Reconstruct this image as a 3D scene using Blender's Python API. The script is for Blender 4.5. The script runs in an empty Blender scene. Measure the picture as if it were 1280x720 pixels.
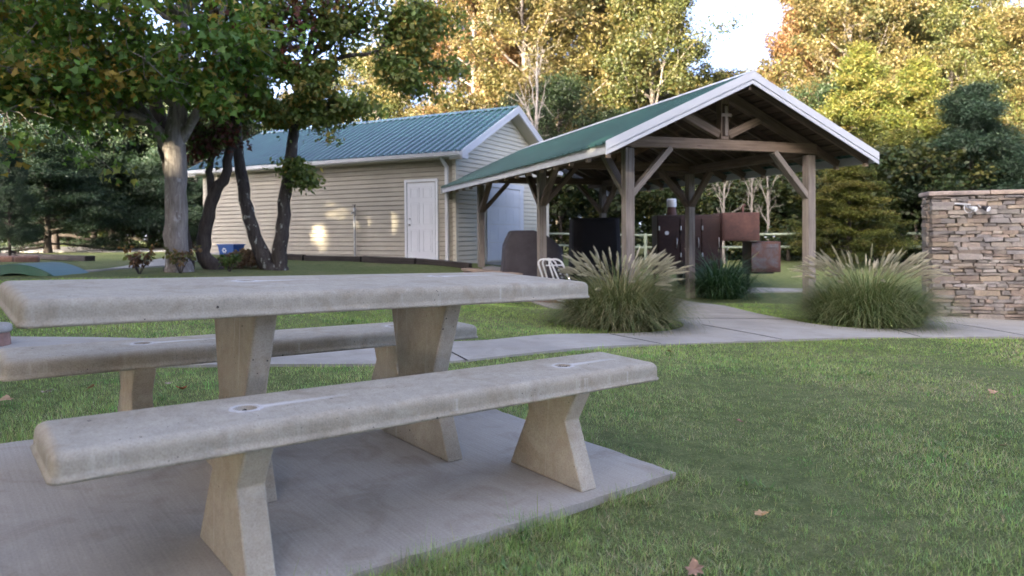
import bpy, bmesh, math, random
import numpy as np
from mathutils import Vector, Matrix
random.seed(7)
RNG = np.random.default_rng(11)
S = bpy.context.scene
COL = S.collection
R = math.radians

# ------------------------------------------------------------------ helpers
def link(o, parent=None):
    COL.objects.link(o)
    if parent is not None:
        o.parent = parent
    return o

def tag(o, label=None, cat=None, group=None, kind=None):
    if label: o['label'] = label
    if cat: o['category'] = cat
    if group: o['group'] = group
    if kind: o['kind'] = kind
    return o

def thing(name, label, cat, loc=(0, 0, 0), rot=(0, 0, 0), group=None):
    o = bpy.data.objects.new(name, None)
    o.empty_display_size = .2
    link(o)
    o.location = loc
    o.rotation_euler = rot
    return tag(o, label, cat, group)

def copy_tree(o, parent=None):
    c = o.copy()
    link(c)
    if parent is not None:
        c.parent = parent
    for ch in o.children:
        copy_tree(ch, c)
    return c

class MB:
    """collects shapes of ONE mesh"""
    def __init__(s):
        s.v = []; s.f = []; s.uv = []; s.t = []
    def add(s, vs, fs, uvs=None, tint=(1, 1, 1)):
        n = len(s.v)
        s.v += [tuple(p) for p in vs]
        s.t += [tint] * len(vs)
        for i, f in enumerate(fs):
            s.f.append(tuple(n + k for k in f))
            s.uv.append(uvs[i] if uvs else [(0, 0)] * len(f))
    def box(s, c, size, rot=None, tint=(1, 1, 1)):
        c = Vector(c); hx, hy, hz = size[0] / 2, size[1] / 2, size[2] / 2
        m = rot if rot is not None else Matrix.Identity(3)
        P = [c + m @ Vector((x * hx, y * hy, z * hz)) for x in (-1, 1) for y in (-1, 1) for z in (-1, 1)]
        F = [(0, 1, 3, 2), (4, 6, 7, 5), (0, 4, 5, 1), (2, 3, 7, 6), (0, 2, 6, 4), (1, 5, 7, 3)]
        s.add(P, F, None, tint)
    def beam(s, p0, p1, w, h, up=(0, 0, 1), tint=(1, 1, 1)):
        p0 = Vector(p0); p1 = Vector(p1); d = p1 - p0; L = d.length; d.normalize()
        u = Vector(up); sd = d.cross(u)
        if sd.length < 1e-4: sd = d.cross(Vector((0, 1, 0)))
        sd.normalize(); u = sd.cross(d).normalized()
        P = []
        for q in (p0, p1):
            for a, b in ((-1, -1), (1, -1), (1, 1), (-1, 1)):
                P.append(q + sd * (a * w / 2) + u * (b * h / 2))
        F = []; U = []; o = random.uniform(0, 40); cum = [0, w, w + h, 2 * w + h, 2 * w + 2 * h]
        for k in range(4):
            k2 = (k + 1) % 4
            F.append((k, k2, 4 + k2, 4 + k)); U.append([(o, cum[k] + o), (o, cum[k + 1] + o), (o + L, cum[k + 1] + o), (o + L, cum[k] + o)])
        F.append((3, 2, 1, 0)); U.append([(o, o), (o + .02, o), (o + .02, o + .1), (o, o + .1)])
        F.append((4, 5, 6, 7)); U.append([(o, o), (o + .02, o), (o + .02, o + .1), (o, o + .1)])
        s.add(P, F, U, tint)
    def tube(s, pts, rad, n=8, tint=(1, 1, 1), cap=True):
        pts = [Vector(p) for p in pts]
        if not hasattr(rad, '__len__'): rad = [rad] * len(pts)
        V = []; F = []; U = []; ref = None; L = 0
        Ls = []
        for i, p in enumerate(pts):
            if i: L += (p - pts[i - 1]).length
            Ls.append(L)
            d = (pts[min(i + 1, len(pts) - 1)] - pts[max(i - 1, 0)]).normalized()
            if ref is None:
                ref = d.orthogonal().normalized()
            ref = (ref - d * ref.dot(d)).normalized()
            b = d.cross(ref)
            for k in range(n):
                a = 2 * math.pi * k / n
                V.append(p + (ref * math.cos(a) + b * math.sin(a)) * rad[i])
        for i in range(len(pts) - 1):
            for k in range(n):
                k2 = (k + 1) % n
                F.append((i * n + k, i * n + k2, (i + 1) * n + k2, (i + 1) * n + k))
                U.append([(Ls[i], k / n), (Ls[i], (k + 1) / n), (Ls[i + 1], (k + 1) / n), (Ls[i + 1], k / n)])
        if cap:
            F.append(tuple(range(n))[::-1]); U.append([(0, 0)] * n)
            F.append(tuple((len(pts) - 1) * n + k for k in range(n))); U.append([(0, 0)] * n)
        s.add(V, F, U, tint)
    def prism(s, poly, ext, tint=(1, 1, 1)):
        """poly: list of 3D points (planar), ext: extrusion vector"""
        n = len(poly); e = Vector(ext); P = [Vector(p) for p in poly]
        V = P + [p + e for p in P]
        F = [tuple(range(n))[::-1], tuple(range(n, 2 * n))]
        for k in range(n):
            k2 = (k + 1) % n
            F.append((k, k2, n + k2, n + k))
        s.add(V, F, None, tint)
    def build(s, name, mat=None, parent=None, bevel=0, smooth=False, seg=2, recalc=True):
        me = bpy.data.meshes.new(name)
        me.from_pydata(s.v, [], s.f)
        uvl = me.uv_layers.new(name='UVMap')
        flat = [c for f in s.uv for p in f for c in p]
        uvl.data.foreach_set('uv', flat)
        ca = me.color_attributes.new('tint', 'FLOAT_COLOR', 'POINT')
        ca.data.foreach_set('color', [c for t in s.t for c in (*t, 1.)])
        if recalc or bevel:
            bm = bmesh.new(); bm.from_mesh(me)
            bmesh.ops.recalc_face_normals(bm, faces=bm.faces[:])
            if bevel:
                es = [e for e in bm.edges if len(e.link_faces) == 2 and e.calc_face_angle(0) > .5]
                bmesh.ops.bevel(bm, geom=es, offset=bevel, segments=seg, affect='EDGES', profile=.5, clamp_overlap=True)
            bm.to_mesh(me); bm.free()
        if smooth:
            me.polygons.foreach_set('use_smooth', [True] * len(me.polygons))
        if mat: me.materials.append(mat)
        o = bpy.data.objects.new(name, me)
        return link(o, parent)

def np_mesh(name, V, F, mat=None, parent=None, tint=None, smooth=False):
    me = bpy.data.meshes.new(name)
    V = np.ascontiguousarray(V, dtype=np.float32); F = np.ascontiguousarray(F, dtype=np.int32)
    me.vertices.add(len(V)); me.vertices.foreach_set('co', V.ravel())
    k = F.shape[1]
    me.loops.add(F.size); me.loops.foreach_set('vertex_index', F.ravel())
    me.polygons.add(len(F)); me.polygons.foreach_set('loop_start', np.arange(0, F.size, k, dtype=np.int32))
    if smooth: me.polygons.foreach_set('use_smooth', np.ones(len(F), dtype=bool))
    me.update(calc_edges=True)
    if tint is not None:
        ca = me.color_attributes.new('tint', 'FLOAT_COLOR', 'POINT')
        c = np.ones((len(V), 4), dtype=np.float32); c[:, :3] = tint
        ca.data.foreach_set('color', c.ravel())
    if mat: me.materials.append(mat)
    o = bpy.data.objects.new(name, me)
    return link(o, parent)

# ------------------------------------------------------------------ materials
class NT:
    def __init__(s, name):
        s.m = bpy.data.materials.new(name); s.m.use_nodes = True
        s.t = s.m.node_tree; s.n = s.t.nodes; s.l = s.t.links
        s.b = s.n['Principled BSDF']; s.out = s.n['Material Output']
    def new(s, typ, **kw):
        n = s.n.new(typ)
        for k, v in kw.items():
            if hasattr(n, k) and k not in n.inputs.keys(): setattr(n, k, v)
        return n
    def link(s, a, b): s.l.new(a, b)
    def coord(s, kind='Object', scale=(1, 1, 1), rot=(0, 0, 0)):
        c = s.n.new('ShaderNodeTexCoord'); m = s.n.new('ShaderNodeMapping')
        m.inputs['Scale'].default_value = scale; m.inputs['Rotation'].default_value = rot
        s.link(c.outputs[kind], m.inputs['Vector']); return m.outputs['Vector']
    def noise(s, vec, scale=5, detail=6, rough=.6, dist=0):
        n = s.n.new('ShaderNodeTexNoise'); n.inputs['Scale'].default_value = scale
        n.inputs['Detail'].default_value = detail; n.inputs['Roughness'].default_value = rough
        n.inputs['Distortion'].default_value = dist
        s.link(vec, n.inputs['Vector']); return n.outputs['Fac']
    def ramp(s, fac, stops, interp='LINEAR'):
        r = s.n.new('ShaderNodeValToRGB'); cr = r.color_ramp; cr.interpolation = interp
        while len(cr.elements) < len(stops): cr.elements.new(.5)
        for e, (p, c) in zip(cr.elements, stops):
            e.position = p; e.color = (*c, 1) if hasattr(c, '__len__') else (c, c, c, 1)
        s.link(fac, r.inputs['Fac']); return r.outputs['Color']
    def mix(s, fac, a, b, typ='MIX'):
        m = s.n.new('ShaderNodeMix'); m.data_type = 'RGBA'; m.blend_type = typ
        for sock, v in ((m.inputs[0], fac), (m.inputs[6], a), (m.inputs[7], b)):
            if hasattr(v, 'is_linked'): s.link(v, sock)
            elif hasattr(v, '__len__'): sock.default_value = (*v, 1)
            else: sock.default_value = v
        return m.outputs[2]
    def math(s, op, a, b=0., clamp=False):
        m = s.n.new('ShaderNodeMath'); m.operation = op; m.use_clamp = clamp
        for sock, v in ((m.inputs[0], a), (m.inputs[1], b)):
            if hasattr(v, 'is_linked'): s.link(v, sock)
            else: sock.default_value = v
        return m.outputs[0]
    def attr(s, name='tint'):
        a = s.n.new('ShaderNodeAttribute'); a.attribute_name = name; return a.outputs['Color']
    def bump(s, h, strength=.3, dist=.01):
        b = s.n.new('ShaderNodeBump'); b.inputs['Strength'].default_value = strength
        b.inputs['Distance'].default_value = dist
        s.link(h, b.inputs['Height']); s.link(b.outputs['Normal'], s.b.inputs['Normal'])
    def col(s, c):
        if hasattr(c, 'is_linked'): s.link(c, s.b.inputs['Base Color'])
        else: s.b.inputs['Base Color'].default_value = (*c, 1)
    def set(s, rough=.7, metal=0., spec=.5):
        s.b.inputs['Roughness'].default_value = rough; s.b.inputs['Metallic'].default_value = metal
        s.b.inputs['Specular IOR Level'].default_value = spec

M = {}
def simple(name, c, rough=.6, metal=0., var=.15, scale=6, bump=0., spec=.4, tinted=False):
    t = NT(name); v = t.coord()
    n = t.noise(v, scale, 6, .65)
    lo = tuple(x * (1 - var) for x in c); hi = tuple(min(1, x * (1 + var)) for x in c)
    cc = t.ramp(n, [(.25, lo), (.75, hi)])
    if tinted: cc = t.mix(1., cc, t.attr(), 'MULTIPLY')
    t.col(cc); t.set(rough, metal, spec)
    if bump:
        t.bump(t.noise(v, scale * 12, 4, .6), bump, .004)
    M[name] = t.m
    return t.m

def concrete_cast(nm='cast_concrete', holes=()):
    t = NT(nm); v = t.coord()
    n1 = t.noise(v, 2.2, 6, .6); n2 = t.noise(v, 190, 2, .5); n3 = t.noise(v, 26, 5, .7)
    c = t.ramp(n1, [(.28, (.330, .297, .235)), (.55, (.372, .339, .273)), (.8, (.41, .378, .315))])
    c = t.mix(.38, c, t.ramp(n2, [(.3, .52), (.5, 1.), (.72, 1.28)]), 'MULTIPLY')
    c = t.mix(.35, c, t.ramp(n3, [(.3, .62), (.6, 1.12)]), 'MULTIPLY')
    # pits: small dark bug holes
    vo = t.n.new('ShaderNodeTexVoronoi'); vo.inputs['Scale'].default_value = 34; vo.inputs['Randomness'].default_value = 1
    t.link(v, vo.inputs['Vector'])
    pit = t.math('LESS_THAN', vo.outputs['Distance'], .085)
    sel = t.math('GREATER_THAN', t.noise(v, 9, 2, .5), .56)
    pit = t.math('MULTIPLY', pit, sel)
    vo2 = t.n.new('ShaderNodeTexVoronoi'); vo2.inputs['Scale'].default_value = 15
    t.link(v, vo2.inputs['Vector'])
    pit2 = t.math('LESS_THAN', t.math('ADD', vo2.outputs['Distance'], t.math('MULTIPLY', n3, .08)), .105)
    pit = t.math('MAXIMUM', pit, t.math('MULTIPLY', pit2, t.math('GREATER_THAN', t.noise(v, 5, 2, .5), .53)))
    n5 = t.noise(v, 7, 7, .65, .8)
    c = t.mix(.55, c, t.ramp(n5, [(.34, (.72, .67, .60)), (.5, (1, 1, 1)), (.68, (1.06, 1.06, 1.06))]), 'MULTIPLY')
    c = t.mix(pit, c, (.07, .06, .05))
    # white lime drips running down the vertical edges
    vz = t.coord('Object', (22, 22, 1.2))
    dr = t.ramp(t.noise(vz, 1., 3, .6), [(.60, 0.), (.70, 1.)])
    geo = t.n.new('ShaderNodeNewGeometry'); sep = t.n.new('ShaderNodeSeparateXYZ')
    t.link(geo.outputs['Normal'], sep.inputs[0])
    side = t.math('LESS_THAN', t.math('ABSOLUTE', sep.outputs['Z']), .35)
    drf = t.math('MULTIPLY', t.math('MULTIPLY', dr, side), .32)
    c = t.mix(drf, c, (.60, .58, .53))
    if holes:   # lime wash that ran along the top from each anchor pocket
        so = t.n.new('ShaderNodeSeparateXYZ'); t.link(v, so.inputs[0])
        top = t.math('GREATER_THAN', sep.outputs['Z'], .8)
        for (hx, hy) in holes:
            dx = t.math('SUBTRACT', so.outputs['X'], hx); dy = t.math('ABSOLUTE', t.math('SUBTRACT', so.outputs['Y'], hy))
            along = t.math('MULTIPLY', t.ramp(dx, [(.0, 0.), (.045, 1.)]), t.ramp(dx, [(.06, 1.), (.36, 0.)]))
            wd = t.math('SUBTRACT', 1., t.math('DIVIDE', dy, t.math('ADD', .014, t.math('MULTIPLY', n3, .022))), True)
            f = t.math('MULTIPLY', t.math('MULTIPLY', along, wd), t.math('MULTIPLY', top, .8), True)
            c = t.mix(f, c, (.66, .645, .62))
            # broader faint bloom round the pocket
            rr = t.math('SQRT', t.math('ADD', t.math('POWER', dx, 2.), t.math('POWER', dy, 2.)))
            c = t.mix(t.math('MULTIPLY', t.ramp(rr, [(.04, .3), (.09, 0.)]), top), c, (.56, .53, .49))
    t.col(c); t.set(.88, 0, .25)
    h = t.math('SUBTRACT', t.math('ADD', t.math('MULTIPLY', n2, .5), n3), t.math('MULTIPLY', pit, 2.5))
    t.bump(h, .35, .004)
    M[nm] = t.m
    return t.m
concrete_cast()

def concrete_flat(name, base, broom=None, stain=.5):
    t = NT(name); v = t.coord()
    n1 = t.noise(v, .9, 7, .62); n2 = t.noise(v, 120, 3, .6); n4 = t.noise(v, 4.5, 6, .6, 1.)
    b = base
    c = t.ramp(n1, [(.3, tuple(x * .74 for x in b)), (.52, b), (.75, tuple(x * 1.15 for x in b))])
    c = t.mix(stain, c, t.ramp(n4, [(.30, (.74, .69, .63)), (.52, (1, 1, 1))]), 'MULTIPLY')
    c = t.mix(.35, c, t.ramp(n2, [(.3, .6), (.7, 1.2)]), 'MULTIPLY')
    h = t.math('MULTIPLY', n2, .4)
    if broom:
        vb = t.coord('Object', broom)
        nb = t.noise(vb, 1, 3, .7)
        c = t.mix(.32, c, t.ramp(nb, [(.3, .70), (.7, 1.18)]), 'MULTIPLY')
        h = t.math('ADD', h, nb)
    t.col(c); t.set(.85, 0, .3); t.bump(h, .3, .004)
    M[name] = t.m
concrete_flat('pad_concrete', (.395, .365, .315), (95, 2.2, 1), .8)
concrete_flat('path_concrete', (.335, .318, .283), None, .45)

def wood(name, c1, c2, dark=.5):
    t = NT(name); v = t.coord('UV', (1.3, 26, 1))
    n = t.noise(v, 1, 8, .65, .4)
    v2 = t.coord('UV', (.7, 3, 1)); n2 = t.noise(v2, 2, 5, .6)
    v3 = t.coord('UV', (.5, 55, 1)); n3 = t.noise(v3, 1, 2, .5)
    c = t.ramp(n, [(.3, c1), (.68, c2)])
    c = t.mix(dark, c, t.ramp(n2, [(.3, .55), (.65, 1.12)]), 'MULTIPLY')
    crack = t.ramp(n3, [(.27, .25), (.34, 1.)])
    c = t.mix(.8, c, crack, 'MULTIPLY')
    c = t.mix(1., c, t.attr(), 'MULTIPLY')
    # knots
    vk = t.coord('UV', (1.2, 7, 1)); vo = t.n.new('ShaderNodeTexVoronoi'); vo.inputs['Scale'].default_value = 1.4
    t.link(vk, vo.inputs['Vector'])
    k = t.ramp(vo.outputs['Distance'], [(.05, .35), (.11, 1.)])
    c = t.mix(.8, c, k, 'MULTIPLY')
    t.col(c); t.set(.85, 0, .2); t.bump(t.math('ADD', n, n3), .35, .006)
    M[name] = t.m
wood('grey_timber', (.150, .127, .108), (.31, .275, .242), .6)
wood('brown_timber', (.10, .075, .057), (.22, .165, .13), .6)
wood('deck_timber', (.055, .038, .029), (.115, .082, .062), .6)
wood('dark_timber', (.022, .019, .018), (.065, .056, .052), .6)
wood('light_timber', (.26, .19, .14), (.40, .31, .24), .5)

def roof_metal():
    t = NT('green_roof_metal'); v = t.coord()
    n = t.noise(v, 1.5, 5, .6); n2 = t.noise(v, 30, 3, .6)
    c = t.ramp(n, [(.3, (.007, .046, .036)), (.7, (.014, .068, .054))])
    c = t.mix(.25, c, t.ramp(n2, [(.3, .75), (.7, 1.2)]), 'MULTIPLY')
    vs = t.coord('Object', (.5, 9, .5)); c = t.mix(.6, c, t.ramp(t.noise(vs, 1, 5, .6), [(.3, .68), (.7, 1.3)]), 'MULTIPLY')
    vd = t.coord('Object', (6, 6, 6)); c = t.mix(t.ramp(t.noise(vd, 1.3, 6, .7), [(.62, 0.), (.75, .35)]), c, (.10, .11, .09))
    t.col(c); t.set(.42, .0, .45); t.bump(n, .1, .01)
    M['green_roof_metal'] = t.m
    t = NT('teal_roof_metal'); v = t.coord()
    n = t.noise(v, 1.5, 5, .6); n2 = t.noise(v, 30, 3, .6)
    c = t.ramp(n, [(.3, (.013, .058, .047)), (.7, (.024, .084, .068))])
    c = t.mix(.25, c, t.ramp(n2, [(.3, .75), (.7, 1.2)]), 'MULTIPLY')
    t.col(c); t.set(.24, .0, .8); t.bump(n, .1, .01)
    t.b.inputs['Coat Weight'].default_value = .4; t.b.inputs['Coat Roughness'].default_value = .25
    M['teal_roof_metal'] = t.m
roof_metal()
simple('white_metal', (.45, .465, .49), .42, 0, .06, 3)
simple('siding', (.295, .27, .218), .6, 0, .16, 1.1, .15)  # front and back walls; tree shade is put into this darker tone
simple('siding_pale', (.47, .445, .36), .6, 0, .06, 1.2, .1)  # lighter copy of the siding for the brighter lit gable ends, also on trim
simple('white_paint', (.52, .54, .57), .5, 0, .06, 2)
simple('brass', (.35, .25, .09), .35, .9)
simple('steel', (.45, .46, .47), .4, .8)
simple('galvanised', (.42, .43, .44), .5, .5, .2, 10)
simple('blue_plastic', (.014, .075, .30), .4, 0, .1, 4)
simple('white_mark', (.75, .76, .78), .6, 0, .05)
simple('green_plastic', (.012, .085, .055), .5, 0, .2, 3)
simple('green_plastic_top', (.016, .085, .075), .45, 0, .2, 3)
simple('fence_paint', (.17, .20, .15), .55, 0, .2, 5)
simple('black_fabric', (.012, .011, .013), .85, 0, .3, 4, .2)
simple('plum_fabric', (.038, .034, .040), .8, 0, .35, 5, .3)
simple('white_tube', (.74, .75, .77), .4, 0, .06)
simple('stone_core', (.14, .12, .105), .95, 0, .2, 12)
simple('soil', (.085, .05, .034), .95, 0, .4, 10, .6)
simple('gravel', (.24, .235, .235), .95, 0, .4, 18, .8)
simple('mulch', (.07, .045, .035), .95, 0, .5, 20, .8)
simple('hole_dark', (.03, .028, .026), .95, 0, .5, 60, .6)
simple('lime_white', (.50, .485, .46), .85, 0, .12, 30, .3)
simple('grit', (.06, .055, .05), .95, 0, .6, 90, 1.)  # fill of the anchor pockets, darkened to read as their shade
simple('brick', (.24, .125, .085), .9, 0, .35, 9, .4, tinted=True)
simple('red_stone', (.22, .13, .10), .9, 0, .4, 14, .5)
simple('glass_lens', (.80, .82, .86), .15, 0, .02)
simple('dark_metal', (.03, .03, .035), .5, .3)
simple('dead_leaf_wood', (.46, .42, .38), .9, 0, .3, 6, .4)

def rust():
    t = NT('rusty_steel'); v = t.coord()
    n = t.noise(v, 2.2, 8, .68, .6); n2 = t.noise(v, 14, 6, .7)
    c = t.ramp(n, [(.3, (.040, .021, .018)), (.5, (.075, .034, .027)), (.72, (.105, .05, .038))])
    c = t.mix(.5, c, t.ramp(n2, [(.3, .5), (.7, 1.3)]), 'MULTIPLY')
    c = t.mix(1., c, t.attr(), 'MULTIPLY')
    t.col(c); t.set(.62, .25, .4); t.bump(n2, .2, .006); M['rusty_steel'] = t.m
    t = NT('dark_rust'); v = t.coord()
    n = t.noise(v, 2.2, 8, .68, .6); n2 = t.noise(v, 14, 6, .7)
    c = t.ramp(n, [(.3, (.018, .011, .011)), (.7, (.055, .028, .024))])
    c = t.mix(.5, c, t.ramp(n2, [(.3, .6), (.7, 1.2)]), 'MULTIPLY')
    t.col(c); t.set(.6, .2, .4); t.bump(n2, .2, .006); M['dark_rust'] = t.m
    t = NT('worn_blue_steel'); v = t.coord()
    n = t.noise(v, 3, 8, .7, .6)
    c = t.ramp(n, [(.40, (.075, .036, .029)), (.58, (.085, .088, .10))])
    t.col(c); t.set(.6, .3, .4); M['worn_blue_steel'] = t.m
rust()

def stone():
    t = NT('ledge_stone'); v = t.coord()
    n = t.noise(v, 6, 6, .65); n2 = t.noise(v, 45, 4, .6)
    c = t.mix(1., t.attr(), t.ramp(n, [(.28, (.6, .58, .6)), (.72, (1.25, 1.2, 1.15))]), 'MULTIPLY')
    c = t.mix(.6, c, t.ramp(n2, [(.3, .65), (.7, 1.2)]), 'MULTIPLY')
    t.col(c); t.set(.85, 0, .3); t.bump(t.math('ADD', n, n2), .5, .012)
    M['ledge_stone'] = t.m
stone()

def bark(name, c1, c2, lichen=None, sc=(14, 14, 2.2)):
    t = NT(name); v = t.coord('Object', sc)
    n = t.noise(v, 1.4, 8, .7, .5)
    c = t.ramp(n, [(.32, c1), (.66, c2)])
    if lichen:
        nl = t.noise(t.coord('Object', (1, 1, .7)), 9, 4, .6)
        c = t.mix(t.ramp(nl, [(.60, 0.), (.66, .85)]), c, lichen)
    t.col(c); t.set(.92, 0, .15); t.bump(n, .8, .025)
    M[name] = t.m
bark('grey_bark', (.12, .105, .095), (.29, .265, .245), (.34, .33, .32))
bark('lichen_bark', (.028, .024, .022), (.085, .075, .07), (.30, .32, .29))
bark('dark_bark', (.03, .025, .022), (.08, .068, .06))
bark('oak_bark', (.06, .05, .042), (.16, .14, .12))
bark('pale_bark', (.10, .09, .08), (.21, .195, .18))

def foliage(name, transl=.35, rough=.55):
    t = NT(name)
    a = t.attr()
    t.col(a); t.set(rough, 0, .35)
    tr = t.n.new('ShaderNodeBsdfTranslucent')
    cc = t.mix(1., a, (1.25, 1.3, .75), 'MULTIPLY'); t.link(cc, tr.inputs['Color'])
    mx = t.n.new('ShaderNodeMixShader'); mx.inputs[0].default_value = transl
    t.link(t.b.outputs[0], mx.inputs[1]); t.link(tr.outputs[0], mx.inputs[2])
    t.link(mx.outputs[0], t.out.inputs['Surface'])
    M[name] = t.m
foliage('leaf', .38); foliage('blade', .30, .6); foliage('plume', .45, .8)

# ------------------------------------------------------------------ terrain
TX, TY, TH = -.7496, 3.0015, .694
TA, TB = -.0246, .0331
CT, ST_ = math.cos(TH), math.sin(TH)
def slab_plane(x, y):
    dx, dy = x - TX, y - TY
    a = dx * CT + dy * ST_; b = -dx * ST_ + dy * CT
    return TA * a + TB * b
_CP = [(-.75, 3, 0), (.5, 2.5, 0), (-2, 4, 0), (-.6, 6.4, 0), (1.5, 4, 0), (-4, 6, 0), (0, 1, 0),
       (-2, 9.5, .0), (1.4, 8.8, -.10), (4.9, 11.7, -.17), (.6, 13.0, -.40), (3.7, 14.9, -.30), (1.6, 15.8, -.36), (2.0, 18.0, -.40),
       (7, 11.8, -.16), (10, 12, -.10), (3.3, 8.2, -.07), (6.3, 8.8, -.08), (-1.44, 18.2, .12), (-3.5, 18.4, .06), (-6, 19.5, 0), (-9.8, 22, .03),
       (-5.2, 15.5, -.02), (-6.6, 14, -.02), (-3, 15.2, .0), (-10, 15.3, -.17), (-11, 22, -.22), (-20, 30, -.15), (10, 22, .22), (3, 26, .05), (4, 21, -.15), (1.2, 23, .1), (6.0, 16.5, -.17),
       (-25, 45, .1), (0, 45, .1), (20, 40, .3), (7, 5, -.03), (5, 3, 0), (-1.2, 13, -.12)]
_CP = np.array(_CP, float)
def ground(x, y):
    x = np.asarray(x, float); y = np.asarray(y, float)
    xc = np.clip(x, -9, 9); yc = np.clip(y, -3, 19)
    base = slab_plane(xc, yc) - .035
    d2 = (x[..., None] - _CP[:, 0]) ** 2 + (y[..., None] - _CP[:, 1]) ** 2
    w = 1. / (d2 + 1.2) ** 2
    delta = (w * _CP[:, 2]).sum(-1) / w.sum(-1)
    return base + delta
def gz(x, y): return float(ground(np.array([x]), np.array([y]))[0])

PX, PY, PT = 3.5393, 10.4663, .3427
def pav(a, b):
    return (PX + a * math.cos(PT) - b * math.sin(PT), PY + a * math.sin(PT) + b * math.cos(PT))

PATH = [(-9, 3.9), (-5, 4.4), (-3.36, 4.63), (-2.45, 4.91), (-1.73, 5.07), (-1.0, 5.2), (-.48, 5.38), (-.06, 5.73), (.6, 6.28), (1.22, 6.77), (2.2, 7.33), (3.13, 7.71), (4.6, 8.2), (6.22, 8.6), (9, 9.0), (14, 9.4),
        (14, 11.9), (6.6, 11.7), (5.95, 11.0), (5.8, 10.2), (5.5, 9.5), (4.9, 9.0), (4.3, 8.85), (3.85, 9.2), (3.85, 9.8), (3.75, 11.5), (3.54, 13.66), (3.1, 16.2), pav(1.75, 8.9), pav(-1.9, 8.9), pav(-1.95, 4.2), pav(-1.95, .3),
        (2.05, 9.7), (2.2, 8.9), (1.9, 8.2), (1.3, 7.82), (.89, 7.58), (.4, 7.15), (.07, 6.78), (-.29, 6.42), (-.9, 6.22), (-2.51, 5.98), (-3.41, 5.97), (-4.2, 5.82), (-6.5, 5.6), (-9, 5.3)]
# smoother outline (Chaikin on the free-form part)
def chaikin(P, n=2):
    for _ in range(n):
        Q = []
        for i in range(len(P)):
            p, q = P[i], P[(i + 1) % len(P)]
            Q.append((p[0] * .75 + q[0] * .25, p[1] * .75 + q[1] * .25))
            Q.append((p[0] * .25 + q[0] * .75, p[1] * .25 + q[1] * .75))
        P = Q
    return P
PATH_S = chaikin(PATH, 2)
def inside(poly, x, y):
    x = np.asarray(x); y = np.asarray(y); r = np.zeros(x.shape, bool)
    n = len(poly); j = n - 1
    for i in range(n):
        xi, yi = poly[i]; xj, yj = poly[j]
        c = ((yi > y) != (yj > y)) & (x < (xj - xi) * (y - yi) / ((yj - yi) if yj != yi else 1e-9) + xi)
        r ^= c; j = i
    return r
def drape(name, poly, off, mat, maxlen=.5, skirt=.1):
    from mathutils.geometry import delaunay_2d_cdt
    P = []
    for i, (x, y) in enumerate(poly):
        q = poly[(i + 1) % len(poly)]; L = math.hypot(q[0] - x, q[1] - y); k = max(1, int(L / maxlen))
        P += [(x + (q[0] - x) * j / k, y + (q[1] - y) * j / k) for j in range(k)]
    xs = np.arange(min(p[0] for p in P), max(p[0] for p in P), maxlen); ys = np.arange(min(p[1] for p in P), max(p[1] for p in P), maxlen)
    gx, gy = np.meshgrid(xs, ys); gx = gx.ravel() + RNG.uniform(-.1, .1, gx.size) * maxlen; gy = gy.ravel()
    k = inside(P, gx, gy); n0 = len(P)
    vs_, _, fs_, *_r = delaunay_2d_cdt([Vector(p) for p in P] + [Vector(p) for p in zip(gx[k], gy[k])], [(i, (i + 1) % n0) for i in range(n0)], [], 1, 1e-5)
    bm = bmesh.new()
    bv = [bm.verts.new((v[0], v[1], 0)) for v in vs_]
    for f in fs_:
        bm.faces.new([bv[i] for i in f])
    for v in [v for v in bm.verts if not v.link_faces]: bm.verts.remove(v)
    for v in bm.verts:
        v.co.z = gz(v.co.x, v.co.y) + off
    bed = [e for e in bm.edges if len(e.link_faces) == 1]
    r = bmesh.ops.extrude_edge_only(bm, edges=bed)
    for v in r['geom']:
        if isinstance(v, bmesh.types.BMVert): v.co.z -= skirt
    bmesh.ops.recalc_face_normals(bm, faces=bm.faces[:])
    me = bpy.data.meshes.new(name); bm.to_mesh(me); bm.free()
    # top must look up
    me.materials.append(mat)
    o = bpy.data.objects.new(name, me); link(o)
    return tag(o, kind='structure')

def build_ground():
    def axis(lo, hi, step, far):
        a = list(np.arange(lo, hi + 1e-6, step)); s = step
        l = []; x = lo
        while x > -far: s *= 1.25; x -= s; l.append(x)
        s = step; r = []; x = hi
        while x < far: s *= 1.25; x += s; r.append(x)
        return np.array(l[::-1] + a + r)
    xs = axis(-12, 13, .25, 420); ys = axis(-1, 26, .25, 420)
    X, Y = np.meshgrid(xs, ys); Z = ground(X, Y)
    Z += .008 * np.sin(X * 2.1 + Y) * np.sin(Y * 1.7 - X * .6)
    far = np.clip((np.hypot(X, Y) - 60) / 200, 0, 1); Z -= far * 1.
    V = np.stack([X, Y, Z], -1).reshape(-1, 3)
    ny, nx = X.shape; i = np.arange(ny - 1)[:, None] * nx + np.arange(nx - 1)[None]
    F = np.stack([i, i + 1, i + nx + 1, i + nx], -1).reshape(-1, 4)
    t = NT('lawn_soil'); v = t.coord('Object')
    n1 = t.noise(v, .45, 6, .6); n2 = t.noise(v, 9, 6, .7); n3 = t.noise(v, 70, 4, .7)
    c = t.ramp(n1, [(.32, (.115, .15, .055)), (.52, (.15, .18, .075)), (.7, (.20, .20, .105))])
    c = t.mix(.8, c, t.ramp(n2, [(.3, (.55, .6, .5)), (.7, (1.35, 1.25, 1.3))]), 'MULTIPLY')
    c = t.mix(.7, c, t.ramp(n3, [(.3, (.45, .45, .45)), (.7, (1.4, 1.4, 1.3))]), 'MULTIPLY')
    t.col(c); t.set(.95, 0, .1); t.bump(t.math('ADD', n2, n3), .8, .03)
    o = np_mesh('ground', V, F, t.m, smooth=True)
    tag(o, kind='structure')
build_ground()
o = drape('path', PATH_S, .02, M['path_concrete']); 

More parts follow.
